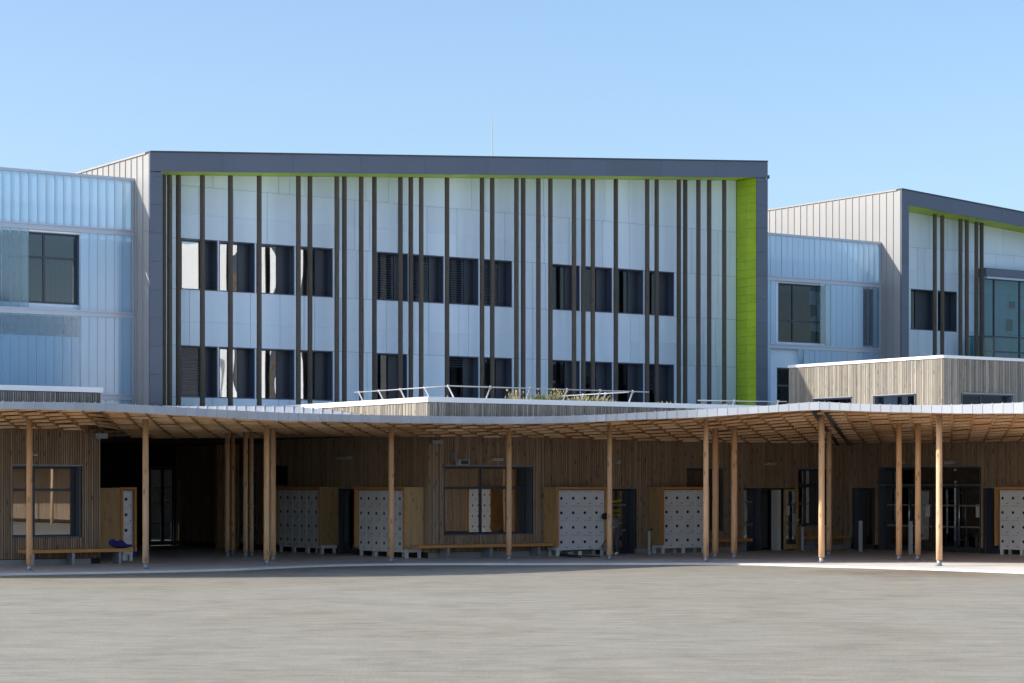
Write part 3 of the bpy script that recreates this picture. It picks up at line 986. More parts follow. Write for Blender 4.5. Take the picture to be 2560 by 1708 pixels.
bx('coping', an, XA - 0.06, XA + 0.3, YA + 0.302, -aend, ATOP - 0.10, ATOP, 'coping')
bx('coping', an, XA - 0.06, 33, YA - 0.06, YA + 0.3, ATOP - 0.10, ATOP, 'coping')
bx('roof', an, XA + 0.26, 33, YA + 0.26, -aend, 6.1, 6.25, 'roofbounce')
bx('rear_wall', an, XA + 0.02, 33, -aend - 0.2, -aend, 4.31, ATOP - 0.11, 'back')
bx('inner_wall', an, XA + 3.5, XA + 3.6, YA + 0.3, -aend - 0.21, 4.31, 6.09, 'interior')
for h in hs:
    window(an, sa, *h, depth=0.2, cols=(1.0,), pane='paneg', fr=0.05)
window(an, fa, *hf[0], depth=0.2, cols=(0.45, 0.55), pane='paneg', fr=0.05)

# wings outside the picture whose sunlit walls show in the window reflections
ow = thing('far_wing', 'white clad wing across the courtyard seen only in window reflections', 'building', 24.5, -46.0)
bx('wall', ow, 24.5, 24.8, -66, -26, 4.5, 16.0, 'coping')  # enlarged and whitened to bounce light onto the long block's facade
bx('roof', ow, 24.5, 40, -66, -26, 16.0, 16.3, 'roofbounce')
for k in range(5):
    bx('window', ow, 24.44, 24.49, -47 + k * 4.2, -45.6 + k * 4.2, 5.5, 15.0, 'darker')
    bx('timber_post', ow, 23.6, 23.8, -44.9 + k * 4.2, -44.5 + k * 4.2, 4.5, 15.8, 'post')

# ------------------------------------------------------------------ undulating timber canopy
#      photo column: distance of the front edge, row of fascia top, row of fascia bottom
EDGE_Z = [(-1100, 50.4), (-300, 50.8), (-60, 51.2), (68, 51.4), (205, 51.8), (460, 53.0), (608, 54.1), (772, 55.8), (1016, 58.2), (1200, 59.1), (1345, 59.4), (1500, 59.6), (1723, 59.6), (1848, 59.2), (2048, 58.4), (2181, 57.9), (2300, 57.4), (2515, 56.2), (2640, 55.4), (2900, 53.5), (3400, 50.0)]
TOP_Y = [(-300, 1000), (-60, 1003), (68, 1005), (250, 1008), (460, 1019), (600, 1027), (700, 1031.6), (850, 1036), (1000, 1039), (1200, 1041.5), (1360, 1041), (1500, 1037), (1600, 1031.6), (1740, 1024), (1900, 1016), (2000, 1007.5), (2048, 1005), (2100, 1007.5), (2200, 1011.5), (2300, 1013), (2400, 1012), (2515, 1008), (2640, 1003), (2900, 995)]
BOT_Y = [(-300, 1018), (-60, 1022), (68, 1024), (250, 1028), (460, 1039), (600, 1047), (700, 1052), (850, 1054.5), (1000, 1057.5), (1200, 1059.5), (1360, 1059), (1500, 1054), (1600, 1049), (1740, 1044), (1900, 1033), (2000, 1027), (2048, 1025), (2100, 1026.5), (2200, 1030), (2300, 1032), (2400, 1034), (2515, 1034), (2640, 1035), (2900, 1036)]
SOF_Y = [(-300, 1070), (68, 1076), (249, 1083), (251, 1094), (460, 1098), (600, 1096), (800, 1093), (1000, 1094), (1200, 1097), (1360, 1098), (1500, 1101), (1600, 1105), (1740, 1110), (2048, 1111), (2300, 1110), (2515, 1107), (2900, 1100)]
UPB_Y = [(-300, 1008), (68, 1009), (250, 1012), (400, 1017), (460, 1016), (640, 1014), (730, 1016), (800, 1022), (900, 1037), (1000, 1043), (1200, 1046), (1360, 1046), (1600, 1040), (1740, 1035), (2048, 1020), (2300, 1022), (2515, 1020), (2900, 1010)]
def edge(px):
    Z = smooth(EDGE_Z, px)
    return Z, WZ(smooth(TOP_Y, px), Z), WZ(smooth(BOT_Y, px), Z)
def backZ(px):
    if px < 250:
        x, y = Lx(max(px, -400), YLw), YLw
        if px < -400:
            return OZ + ST * x + CT * y - 0.03
    elif px < 1073:
        x, y = Lx(px, -3.0), -3.0
        y2 = Ly(px, XM)
        if y2 < y:
            x, y = XM, y2
    elif px < 2126:
        x, y = Lx(px, YM), YM
    else:
        x, y = XWg, Ly(px, XWg)
    return OZ + ST * x + CT * y - 0.03
def soffit(px, v):                                     # point on the underside, v=0 front edge, v=1 at the wall
    Z0, zt, zb = edge(px)
    Z1 = backZ(px)
    z1 = WZ(lerp(SOF_Y, px), Z1)
    Z = Z0 + (Z1 - Z0) * v
    return Vector((WX(px, Z), Z, zb + (z1 - zb) * v))
def soffit_at(X, Z):
    px = CX + F * X / Z
    Z0, Z1 = edge(px)[0], backZ(px)
    return soffit(px, min(max((Z - Z0) / (Z1 - Z0), 0), 1)).z

can = thing('canopy', 'long undulating canopy with timber slat underside and pale metal edge', 'canopy', 0.0, 59.0, 0.0, frame='W')
PXS = [-1100 + 20 * i for i in range(222)]
v, f = [], []
DK = 0.16
for px in PXS:
    for k in range(9):
        p = soffit(px, k / 8)
        Z0, zt, zb = edge(px)
        Z1 = backZ(px)
        up = WZ(lerp(UPB_Y, px), Z1)
        t = k / 8
        top = (zt - 0.01) + (up - zt + 0.01) * t
        v.append((p.x, p.y + 0.02 * (1 - t), top))
for i in range(len(PXS) - 1):
    for k in range(8):
        f.append((9 * i + k, 9 * i + 9 + k, 9 * i + 10 + k, 9 * i + 1 + k))
def raw(name, parent, v, f, mat, kind=None):
    m = MB(); m.v, m.f = v, f
    return m.build(name, parent, mat, kind=kind)
raw('roof_sheet', can, v, f, 'roofm')
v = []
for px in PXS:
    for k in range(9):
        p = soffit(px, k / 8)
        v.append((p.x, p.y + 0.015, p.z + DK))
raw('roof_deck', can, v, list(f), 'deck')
# raised ribs of the roof sheet where its top shows
m = MB()
for px in range(300, 1000, 24):
    pts = []
    for t in (0.0, 1.0):
        p = soffit(px, t)
        Z0, zt, zb = edge(px)
        zz = (zt - 0.01) if t == 0 else WZ(lerp(UPB_Y, px), backZ(px))
        pts.append(Vector((p.x, p.y, zz)))
    a, b_ = pts
    m.hexa([(a.x - .012, a.y + .03, a.z), (a.x + .012, a.y + .03, a.z), (b_.x + .012, b_.y, b_.z), (b_.x - .012, b_.y, b_.z),
            (a.x - .012, a.y + .03, a.z + .012), (a.x + .012, a.y + .03, a.z + .012), (b_.x + .012, b_.y, b_.z + .03), (b_.x - .012, b_.y, b_.z + .03)])
m.build('roof_ribs', can, 'roofm', kind='stuff')
# fascia panels with upstand seams
px = -120.0
while px < 3290:
    q = px + 25.5
    m = MB()
    ring = []
    for e in (px + 0.22, q - 0.22):
        Z0, zt, zb = edge(e)
        ring.append((WX(e, Z0), Z0, zt, zb))
    (xa, ya, ta, ba), (xb, yb, tb, bb) = ring
    m.hexa([(xa, ya - .03, ba), (xb, yb - .03, bb), (xb, yb + .01, bb), (xa, ya + .01, ba), (xa, ya - .03, ta), (xb, yb - .03, tb), (xb, yb + .01, tb), (xa, ya + .01, ta)])
    fp_ = m.build('fascia_panel', can, 'fascia', cen=((xa + xb) / 2, ya, (ta + ba) / 2))
    Z0, zt, zb = edge(q)
    X0 = WX(q, Z0)
    m = MB()
    m.box(X0 - .006, X0 + .006, Z0 - .037, Z0 + .05, zb, zt + .018)
    m.build('seam', fp_, 'fascia')
    px = q
# joists and slats
def lean(px):
    return lerp([(-300, 60), (900, 90), (1500, 90), (1850, 95), (2048, 70), (2150, 45), (2350, 5), (2515, -40), (2800, -90)], px)
joists = [-180 + 54.5 * k for k in range(64)]
def jp(pf, v):
    return soffit(pf + lean(pf) * v, v)
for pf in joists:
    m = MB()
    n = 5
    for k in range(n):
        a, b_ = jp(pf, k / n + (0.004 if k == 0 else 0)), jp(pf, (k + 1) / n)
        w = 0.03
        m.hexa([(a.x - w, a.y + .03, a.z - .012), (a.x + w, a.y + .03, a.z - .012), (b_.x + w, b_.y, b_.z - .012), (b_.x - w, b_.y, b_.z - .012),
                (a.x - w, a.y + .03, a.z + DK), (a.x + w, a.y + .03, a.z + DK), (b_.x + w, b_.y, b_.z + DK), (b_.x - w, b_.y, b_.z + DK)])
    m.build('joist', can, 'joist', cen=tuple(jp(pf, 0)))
slats = []
for k in range(len(joists) - 1):
    p0, p1 = joists[k], joists[k + 1]
    dep = backZ(p0 + 40) - edge(p0)[0]
    n = max(5, min(13, round(dep / (1.22 if p0 < 1400 else 1.12))))
    for j in range(n):
        v0 = (j + 0.25) / n
        a = jp(p0, v0 + 0.16 / n + random.uniform(-.05, .05) / n)
        b_ = jp(p1, v0 - 0.16 / n + random.uniform(-.05, .05) / n)
        a = a + (b_ - a) * -0.06
        b_ = b_ + (b_ - a) * 0.06
        dz = random.uniform(-0.012, 0.012)
        slats.append((0 <= p0 <= 2560, v0, a + Vector((0, 0, dz)), b_ + Vector((0, 0, dz + random.uniform(-.008, .008)))))
slats.sort(key=lambda s: (not s[0], s[1]))
rest = MB()
for i, (vis, v0, a, b_) in enumerate(slats):
    h, tk = 0.052, 0.04
    P = [(a.x, a.y, a.z - .01), (b_.x, b_.y, b_.z - .01), (b_.x, b_.y + tk, b_.z + .015), (a.x, a.y + tk, a.z + .015),
         (a.x, a.y - .02, a.z + h), (b_.x, b_.y - .02, b_.z + h), (b_.x, b_.y + tk, b_.z + h), (a.x, a.y + tk, a.z + h)]
    if i < 298:
        m = MB(); m.hexa(P)
        m.build('slat', can, 'slat', cen=tuple((a + b_) / 2))
    else:
        rest.hexa(P)
rest.build('rear_slats', can, 'slatisl', kind='stuff')
# dark steel valley beams at the fold
m = MB()
for pf, dx in ((2036, 60), (2066, 58)):
    a, b_ = soffit(pf, 0.06), soffit(pf + dx, 1.0)
    m.hexa([(a.x - .05, a.y, a.z - .05), (a.x + .05, a.y, a.z - .05), (b_.x + .05, b_.y, b_.z - .05), (b_.x - .05, b_.y, b_.z - .05),
            (a.x - .05, a.y, a.z + .12), (a.x + .05, a.y, a.z + .12), (b_.x + .05, b_.y, b_.z + .12), (b_.x - .05, b_.y, b_.z + .12)])
m.build('valley_beam', can, 'darker')

# ------------------------------------------------------------------ columns
def column(px, wpx, ybase, label, tilt=0.0, Z=None):
    Z = Z or GZ(ybase)
    X = WX(px, Z)
    r = wpx / F * Z / 2
    o = thing('canopy_column', label, 'column', X, Z, 0.0, frame='W', group='timber canopy columns')
    zt = soffit_at(X, Z) + 0.06
    k = 16
    m = MB()
    prev = None
    for i in range(5):
        t = i / 4
        z = 0.16 + (zt - 0.16) * t
        ring = [(X + tilt * t + r * (1 - 0.06 * t) * math.cos(2 * math.pi * j / k), Z + r * (1 - .06 * t) * math.sin(2 * math.pi * j / k), z) for j in range(k)]
        n = len(m.v)
        m.v += ring
        if i:
            m.f += [(n - k + j, n - k + (j + 1) % k, n + (j + 1) % k, n + j) for j in range(k)]
        else:
            m.f.append(tuple(range(k - 1, -1, -1)))
    m.f.append(tuple(range(len(m.v) - k, len(m.v))))
    sh = m.build('shaft', o, 'column', smooth=True)
    m = MB()
    m.tube((X, Z, 0.0), (X, Z, 0.165), r * 0.8, r * 0.8, 16)
    m.build('foot', o, 'galv', smooth=True)
    m = MB()
    m.box(X - r * 1.25, X + r * 1.25, Z - r * 1.25, Z + r * 1.25, 0.0, 0.012)
    m.build('base_plate', o, 'galv')
    return o
for a in [(73.5, 15.5, 1428, 'round larch column at the far left edge by the bench'),
          (364, 16, 1423.7, 'round larch column before the dark passage, right of the bench'),
          (666.5, 15, 1414, 'nearest of the close pair of larch columns left of the first lockers'),
          (682.5, 15, 1404, 'rear one of the close pair of larch columns left of the first lockers'),
          (978, 14, 1407.6, 'round larch column in front of the second locker bank'),
          (1272.5, 14, 1402.4, 'round larch column in front of the middle window'),
          (1524, 13.5, 1401.8, 'round larch column in front of the lettered glass door and the bending person'),
          (1765, 13.5, 1406, 'front larch column of the trio right of the last lockers'),
          (1788.5, 16.5, 1396, 'middle larch column of the trio right of the last lockers'),
          (1835.5, 15.5, 1397.5, 'rightmost larch column of the trio right of the last lockers'),
          (2054, 15.5, 1408, 'sunlit larch column under the canopy fold'),
          (2072.5, 13.5, 1390, 'shaded larch column just behind the sunlit one at the canopy fold'),
          (2247.5, 15, 1402, 'left one of two shaded larch columns before the entrance doors'),
          (2295, 15, 1402, 'right one of two shaded larch columns before the entrance doors'),
          (2348, 16, 1415, 'brightly sunlit larch column in front of the entrance doors'),
          (568.5, 12.5, 1392.6, 'leftmost of the four slim columns at the passage mouth'),
          (582, 10.5, 1391, 'second of the four slim columns at the passage mouth'),
          (614, 12.5, 1394, 'third of the four slim columns at the passage mouth'),
          (628.5, 11, 1392.6, 'rightmost of the four slim columns at the passage mouth')]:
    column(*a)
# columns of the same row further right, out of the picture, that the ground floor windows mirror
for k, (yy) in enumerate((-28.0, -34.5, -41.0, -49.0, -62.0, -70.0, -78.0)):
    X, Z = Wp(15.2, yy)
    o = thing('canopy_column', ('first', 'second', 'third', 'fourth', 'fifth', 'sixth', 'seventh')[k] + ' larch column beyond the right edge, mirrored in the windows', 'column', X, Z, 0, frame='W', group='timber canopy columns')
    m = MB(); m.tube((X, Z, 0), (X, Z, 4.2), 0.09, 0.085, 12); m.build('shaft', o, 'column', smooth=True)

# ------------------------------------------------------------------ lockers in timber housings
def locker_bank(face, a0, a1, ncol, d_front, label, glabel, side, single=False, z_top=1.98):
    """a0..a1 outer width of the lockers, d_front = front plane (negative = towards the viewer)"""
    x, y = face.xy((a0 + a1) / 2, d_front)
    hz = thing('locker_housing', glabel, 'housing', x, y, 0.0)
    t = 0.07
    zt = z_top + 0.07
    # housing: roof board, two cheeks, hung clear of the ground; each with an orange front edge
    face.bx('top_board', hz, a0 - t - 0.04, a1 + t, d_front - 0.07, -0.04, zt, zt + 0.03, 'ply')
    face.bx('front_edge', hz, a0 - t - 0.04, a1 + t, d_front - 0.10, d_front - 0.072, zt - 0.045, zt + 0.03, 'edge')
    face.bx('cheek', hz, a0 - t - 0.04, a0 - 0.04, d_front - 0.07, -0.04, 0.28, zt - 0.002, 'ply')
    face.bx('front_edge', hz, a0 - t - 0.045, a0 - 0.035, d_front - 0.10, d_front - 0.072, 0.28, zt - 0.05, 'edge')
    face.bx('cheek', hz, a1 + 0.005, a1 + t, d_front - 0.07, -0.04, 0.28, zt - 0.002, 'ply')
    face.bx('front_edge', hz, a1 + 0.003, a1 + t, d_front - 0.10, d_front - 0.072, 0.28, zt - 0.05, 'edge')
    lk = thing('locker_bank', label, 'lockers', x, y, 0.0, group='grey four tier locker banks')
    fz, top = 0.17, z_top
    face.bx('carcass', lk, a0, a1, d_front + 0.02, -0.06, fz, top, 'locker')
    w = (a1 - a0) / ncol
    hgt = (top - fz - 0.05) / 4
    for c in range(ncol):
        for r in range(4):
            l, b = a0 + c * w, fz + 0.02 + r * hgt
            d = face.bx('locker_door', lk, l + 0.012, l + w - 0.012, d_front, d_front + 0.018, b + 0.008, b + hgt - 0.008, 'locker', 0.006)
            xx, yy = face.xy(l + w * 0.30, d_front - 0.004)
            x2, y2 = face.xy(l + w * 0.30, d_front + 0.01)
            m = MB(); m.tube((xx, yy, b + hgt * 0.52), (x2, y2, b + hgt * 0.52), 0.047, 0.047, 12)
            m.build('lock', d, 'lockin')
            face.bx('number_plate', d, l + w * 0.66, l + w * 0.82, d_front - 0.003, d_front + 0.001, b + hgt * 0.13, b + hgt * 0.18, 'dark')
            face.bx('vent_slot', d, l + w * 0.2, l + w * 0.8, d_front - 0.002, d_front + 0.001, b + hgt * 0.955, b + hgt * 0.97, 'dark')
    nf = max(2, ncol // 2 + 1)
    for i in range(nf):
        l = a0 + (a1 - a0 - 0.09) * i / (nf - 1)
        for dd in (d_front + 0.03, -0.16):
            face.bx('leg', lk, l, l + 0.09, dd, dd + 0.07, 0.0, fz - 0.002, 'locker')
    return lk
locker_bank(fm, fm.a(1366) - 0.02, fm.a(1481), 4, -0.62, 'grey locker bank between the middle window and the lettered door', 'timber housing round the lockers left of the lettered door', 'l')
locker_bank(fm, fm.a(1627), fm.a(1733), 4, -0.62, 'grey locker bank right of the lettered glass door', 'timber housing round the lockers right of the lettered door', 'l')
def side_bank(p0, p1, label, gl, ncol=6):
    f2 = Face('S', XM - 0.62)
    locker_bank(sm, f2.a(p0), f2.a(p1), ncol, -0.62, label, gl, 'r')
side_bank(897, 1014, 'grey locker bank behind a column beside the bench, door with yellow line at its left', 'timber housing round the lockers at the left end of the middle bench')
side_bank(697, 803, 'grey locker bank deepest in the shade near the passage columns', 'timber housing round the deep shaded lockers near the passage columns')
fk = Face('F', -9.4)
locker_bank(fk, fk.a(289), fk.a(314), 1, -0.5, 'single column grey locker behind the left wing corner', 'pale timber housing behind the left wing corner', 'l')
fkb = thing('timber_partition', 'pale plywood partition standing at the corner of the left wing', 'partition', -7.9, -10.2)
bx('panel', fkb, -7.98, fk.a(285), -9.98, -9.92, 0.30, 2.06, 'ply')
bx('leg', fkb, -7.7, -7.62, -9.98, -9.93, 0.0, 0.298, 'galv')
bx('leg', fkb, -7.96, -7.88, -9.98, -9.93, 0.0, 0.298, 'galv')
# bank at the right picture edge on the entrance wing wall, and a mirrored one beyond it
locker_bank(sw, sw.a(2530), sw.a(2530) + 1.7, 4, -0.55, 'grey locker bank at the far right edge beside the entrance', 'orange timber housing cut by the right edge of the view', 'l')
locker_bank(sw, 33.0, 34.7, 4, -0.55, 'sunlit locker bank beyond the right edge, mirrored in the middle window', 'timber housing beyond the right edge, mirrored in the middle window', 'l')

# ------------------------------------------------------------------ benches
def bench(face, a0, a1, d0, d1, z, label, legs):
    x, y = face.xy((a0 + a1) / 2, d0)
    b = thing('wall_bench', label, 'bench', x, y)
    n = 3
    wd = (d1 - d0) / n
    for i in range(n):
        face.bx('seat_plank', b, a0, a1, d0 + i * wd, d0 + (i + 1) * wd - 0.008, z - 0.09, z, 'edge' if i == 0 else 'ply')
    for l in legs:
        face.bx('leg', b, l, l + 0.07, d0 + 0.06, d1 - 0.03, 0.0, z - 0.092, 'galv')
    return b
bench(fl, fl.a(40), fl.a(318), -0.62, -0.10, 0.42, 'long timber bench below the far left window with a blue garment on it', [fl.a(60), fl.a(160), fl.a(276)])
bench(fm, XM - 0.72, fm.a(1366) - 0.15, -0.62, -0.10, 0.40, 'long orange timber bench under the middle window', [XM + 0.3, fm.a(1200), fm.a(1320)])
bench(fm, fm.a(1742), fm.a(1856), -0.5, -0.10, 0.42, 'short orange bench behind the trio of columns', [fm.a(1760), fm.a(1840)])
bench(fm, fm.a(1996), XWg - 0.5, -0.5, -0.10, 0.46, 'short orange bench in the inner corner behind the sunlit column', [fm.a(2010), fm.a(2100)])

# blue garment left on the far left bench
gx0, gy0 = fl.xy(fl.a(285), -0.42)
gt = thing('garment', 'crumpled blue jacket lying on the far left bench with a dangling strap', 'jacket', gx0, gy0, 0.42)
bm = bmesh.new()
bmesh.ops.create_icosphere(bm, subdivisions=3, radius=1.0)
for vv in bm.verts:
    n_ = math.sin(vv.co.x * 7 + 1) * 0.12 + math.sin(vv.co.y * 9 + vv.co.x * 4) * 0.12 + random.uniform(-.05, .05)
    vv.co = Vector((vv.co.x * 0.30 * (1 + n_), vv.co.y * 0.17 * (1 + n_), max(0, vv.co.z * 0.5 + 0.5) * 0.16 * (1 + 1.8 * n_) * (1.1 - 0.5 * vv.co.x)))
me = bpy.data.meshes.new('cloth'); bm.to_mesh(me); bm.free(); me.materials.append(MT['bluecloth'])
link('cloth', me, gt, (gx0, gy0, 0.42))
bx('strap', gt, gx0 + 0.30, gx0 + 0.34, gy0 - 0.215, gy0 - 0.20, 0.17, 0.43, 'bluecloth')

# ------------------------------------------------------------------ wall lamps, speaker, boxes, door posts
def lamp(face, p0, p1, y0, y1, label):
    a0, a1 = face.a(p0), face.a(p1)
    z0, z1 = face.z(a0, y1), face.z(a0, y0)
    x, y = face.xy(a0, -0.1)
    o = thing('wall_lamp', label, 'wall lamp', x, y, z0, group='flat wall lamps under the canopy')
    face.bx('housing', o, a0, a1, -0.22, -0.04, z0 + 0.02, z1, 'lamp', 0.01)
    face.bx('diffuser', o, a0 + 0.02, a1 - 0.02, -0.20, -0.06, z0, z0 + 0.018, 'paper')
    face.bx('wall_plate', o, (a0 + a1) / 2 - 0.05, (a0 + a1) / 2 + 0.05, -0.04, -0.001, z0 + 0.01, z1 + 0.03, 'lamp')
lamp(sm, 850, 884, 1142, 1149, 'flat grey wall lamp above the shaded side lockers')
lamp(fm, 1222, 1250, 1145, 1152, 'flat grey wall lamp above the middle window')
lamp(fm, 1532, 1543, 1152, 1159, 'flat grey wall lamp just right of the column at the lettered door')
lamp(fm, 1776, 1788, 1151, 1158, 'flat grey wall lamp half hidden by the column trio')
lamp(fm, 1908, 1929, 1156, 1163, 'flat grey wall lamp above the open door')
lamp(sw, 2254, 2268, 1153, 1160, 'flat grey wall lamp above the left entrance leaf')
lamp(sw, 2371, 2393, 1153, 1160, 'flat grey wall lamp above the right entrance leaf')
lamp(fl, 78, 88, 1134, 1140, 'flat grey wall lamp above the far left window')
a = fm.a(1129)
sx, sy = fm.xy(a, -0.3)
sp = thing('flood_lamp', 'boxy grey floodlight on a bracket above the middle window', 'floodlight', sx, sy, fm.z(a, 1164))
z0, z1 = fm.z(a, 1164), fm.z(a, 1149)
fm.bx('housing', sp, a, fm.a(1155), -0.42, -0.22, z0, z1, 'lamp', 0.015)
fm.bx('lens', sp, a + 0.05, fm.a(1155) - 0.05, -0.426, -0.418, z0 + 0.03, z1 - 0.03, 'darker')
fm.bx('bracket', sp, a - 0.06, a - 0.01, -0.30, -0.002, z1 - 0.06, z1 + 0.22, 'galv')
for face, p0, p1, y0, y1, lab in ((fl, 229, 259, 1083, 1097, 'grey gutter box under the canopy at the left wing corner'), (fm, 1068, 1092, 1100, 1110, 'grey gutter box under the canopy at the middle wing corner')):
    a0, a1 = face.a(p0), face.a(p1)
    x, y = face.xy(a0, -0.2)
    o = thing('gutter_box', lab, 'gutter box', x, y, face.z(a0, y1))
    face.bx('box', o, a0, a1, -0.30, -0.05, face.z(a0, y1), face.z(a0, y0), 'galv', 0.01)
    face.bx('spout', o, a0 + 0.08, a0 + 0.16, -0.22, -0.14, face.z(a0, y1) - 0.04, face.z(a0, y1), 'galv')
def door_post(px, ybase, ytop, w, label):
    Z = GZ(ybase)
    X = WX(px, Z)
    o = thing('door_post', label, 'bollard', X, Z, 0, frame='W', group='short grey door stop posts')
    zt = WZ(ytop, Z)
    hw = w / F * Z / 2
    m = MB(); m.box(X - hw, X + hw, Z - hw, Z + hw, 0, zt); m.build('post', o, 'galv')
    m = MB(); m.tube((X, Z, zt), (X + 0.06, Z, zt + 0.05), 0.02, 0.02, 8); m.tube((X + 0.05, Z, zt + 0.06), (X + 0.12, Z, zt + 0.06), 0.03, 0.03, 8)
    m.build('catch', o, 'black')
door_post(2151, 1380, 1302, 9, 'grey door stop post before the narrow door in the inner corner')
door_post(2276, 1386, 1304, 10, 'grey door stop post between the two columns at the entrance')
door_post(2006, 1377, 1318, 6, 'grey door stop post beside the open timber door')
door_post(1623, 1387, 1328, 5, 'grey door stop post at the left of the last locker bank')
door_post(792, 1383, 1320, 5, 'grey door stop post before the deep shaded lockers')

# sign plate in the passage and dark screen on the side wall
fq = Face('F', 3.86)
a0 = fq.a(318)
sg = thing('notice_plate', 'small pale notice plate on the dark passage wall', 'notice', a0, 3.86, fq.z(a0, 1235))
fq.bx('plate', sg, a0, fq.a(334), -0.02, -0.002, fq.z(a0, 1235), fq.z(a0, 1222), 'lamp')
fq.bx('print', sg, a0 + 0.03, fq.a(334) - 0.03, -0.024, -0.021, fq.z(a0, 1232), fq.z(a0, 1229), 'black')
a0 = sm.a(695)
sg = thing('wall_screen', 'dark rectangular screen above the deep shaded lockers', 'screen', XM, -a0, sm.z(a0, 1211))
sm.bx('screen', sg, a0, sm.a(721), -0.09, -0.04, sm.z(a0, 1211), sm.z(a0, 1167), 'black')
sm.bx('frame', sg, a0 - 0.03, sm.a(721) + 0.03, -0.06, -0.036, sm.z(a0, 1211) - 0.03, sm.z(a0, 1167) + 0.03, 'darker')

# ------------------------------------------------------------------ lettering and lines on the glass doors
def stroke(m, face, p, q, w, d):
    (ax, ay), (bx_, by) = p, q
    a0, a1 = face.a(ax), face.a(bx_)
    z0, z1 = face.z(a0, ay), face.z(a1, by)
    dx, dz = a1 - a0, z1 - z0
    L = math.hypot(dx, dz)
    nx, nz = -dz / L * w / 2, dx / L * w / 2
    pts = []
    for dd in (d, d + 0.004):
        for (aa, zz) in ((a0 + nx, z0 + nz), (a1 + nx, z1 + nz), (a1 - nx, z1 - nz), (a0 - nx, z0 - nz)):
            x, y = face.xy(aa, dd)
            pts.append((x, y, zz))
    m.hexa(pts)
DF = 0.262
m = MB()
for p, q, w in (((1486, 1264), (1507, 1261), .055), ((1530, 1258), (1567, 1250.5), .055), ((1487, 1298), (1507, 1311), .05), ((1551, 1311), (1567, 1307), .055),
                ((1490, 1278), (1502, 1281.5), .03), ((1502, 1281.5), (1493.5, 1290.5), .03), ((1493.5, 1290.5), (1490, 1278), .03), ((1493.5, 1280), (1495, 1289), .02)):
    stroke(m, fm, p, q, w, DF)
ds = m.build('door_graphic', d1, 'acid')
def text_on(face, txt, p0, p1, ybot, size, d, parent):
    cu = bpy.data.curves.new('lettering', 'FONT')
    cu.body = txt
    cu.size = 1.0
    cu.offset = 0.025
    cu.extrude = 0.002
    tmp = bpy.data.objects.new('lettering', cu)
    COL.objects.link(tmp)
    dg = bpy.context.evaluated_depsgraph_get()
    me = bpy.data.meshes.new_from_object(tmp.evaluated_get(dg))
    bpy.data.objects.remove(tmp)
    xs = [v.co.x for v in me.vertices]
    ys = [v.co.y for v in me.vertices]
    a0, a1 = face.a(p0), face.a(p1)
    sxx = (a1 - a0) / (max(xs) - min(xs))
    z0 = face.z(a0, ybot)
    syy = size / (max(ys))
    c = CEN[parent.name]
    for v in me.vertices:
        aa = a0 + (v.co.x - min(xs)) * sxx
        x, y = face.xy(aa, d - v.co.z)
        v.co = Vector((x, y, z0 + v.co.y * syy)) - c
    me.materials.clear()
    me.materials.append(MT['acid'])
    o = link('lettering', me, parent, c)
    return o
text_on(fm, 'FOYER', 1539, 1563, 1281, 0.085, DF, d1)
text_on(fm, 'ÉLEVES', 1535, 1563, 1291, 0.085, DF, d1)
m = MB()
fs = [o for o in mid.children if o.name.startswith('door')][2]
for p, q in (((888, 1260), (872, 1283)), ((872, 1283), (889, 1303))):
    stroke(m, sm, p, q, 0.05, 0.19)
m.build('door_graphic', fs, 'acid')

# ------------------------------------------------------------------ roof terrace railings and planting
YR = -11.7
xc = Lx(1124, YR)
xr_ = Lx(1577, YR)
zr = 5.12
def railing(label, runs):
    o = thing('terrace_railing', label, 'railing', runs[0][0][0], runs[0][0][1], 4.42, group='slanted post terrace railings')
    for a, b, posts_, lv in runs:
        m = MB(); m.tube(a, b, 0.018, 0.018, 8); m.build('rail', o, 'galvl', smooth=True)
        a, b = Vector(a), Vector(b)
        for t in posts_:
            p = a + (b - a) * t
            m = MB(); m.tube((p.x - lv[0], p.y - lv[1], 4.43), (p.x, p.y, p.z), 0.028, 0.024, 8); m.build('post', o, 'galvl', smooth=True)
            m = MB(); m.tube((p.x, p.y, p.z - .05), (p.x, p.y, p.z + 0.04), 0.034, 0.034, 8); m.build('clamp', o, 'galvl', smooth=True)
    return o
yb = Ly(886, xc)
railing('bright steel railing with slanted posts along the terrace corner', [
    ((xc, yb, zr), (xc, YR, zr), [0.05, 0.27, 0.5, 0.75, 0.985], (0.0, 0.62)),
    ((xc, YR, zr), (Lx(1622, YR), YR, zr), [0.195, 0.39, 0.575, 0.745, 0.915], (0.30, 0.0))])
railing('dark return railing behind the tufts on the terrace', [((xr_, YR + 0.1, zr - 0.02), (xr_, Ly(1385, xr_), zr - 0.02), [0.30, 0.6, 0.93], (0.28, 0.0))])
railing('low dark railing far back on the terrace near the lime reveal', [((Lx(1745, -9.5), -9.5, 5.0), (Lx(1967, -9.5), -9.5, 5.05), [0.9, 0.4], (0.2, 0.0))])
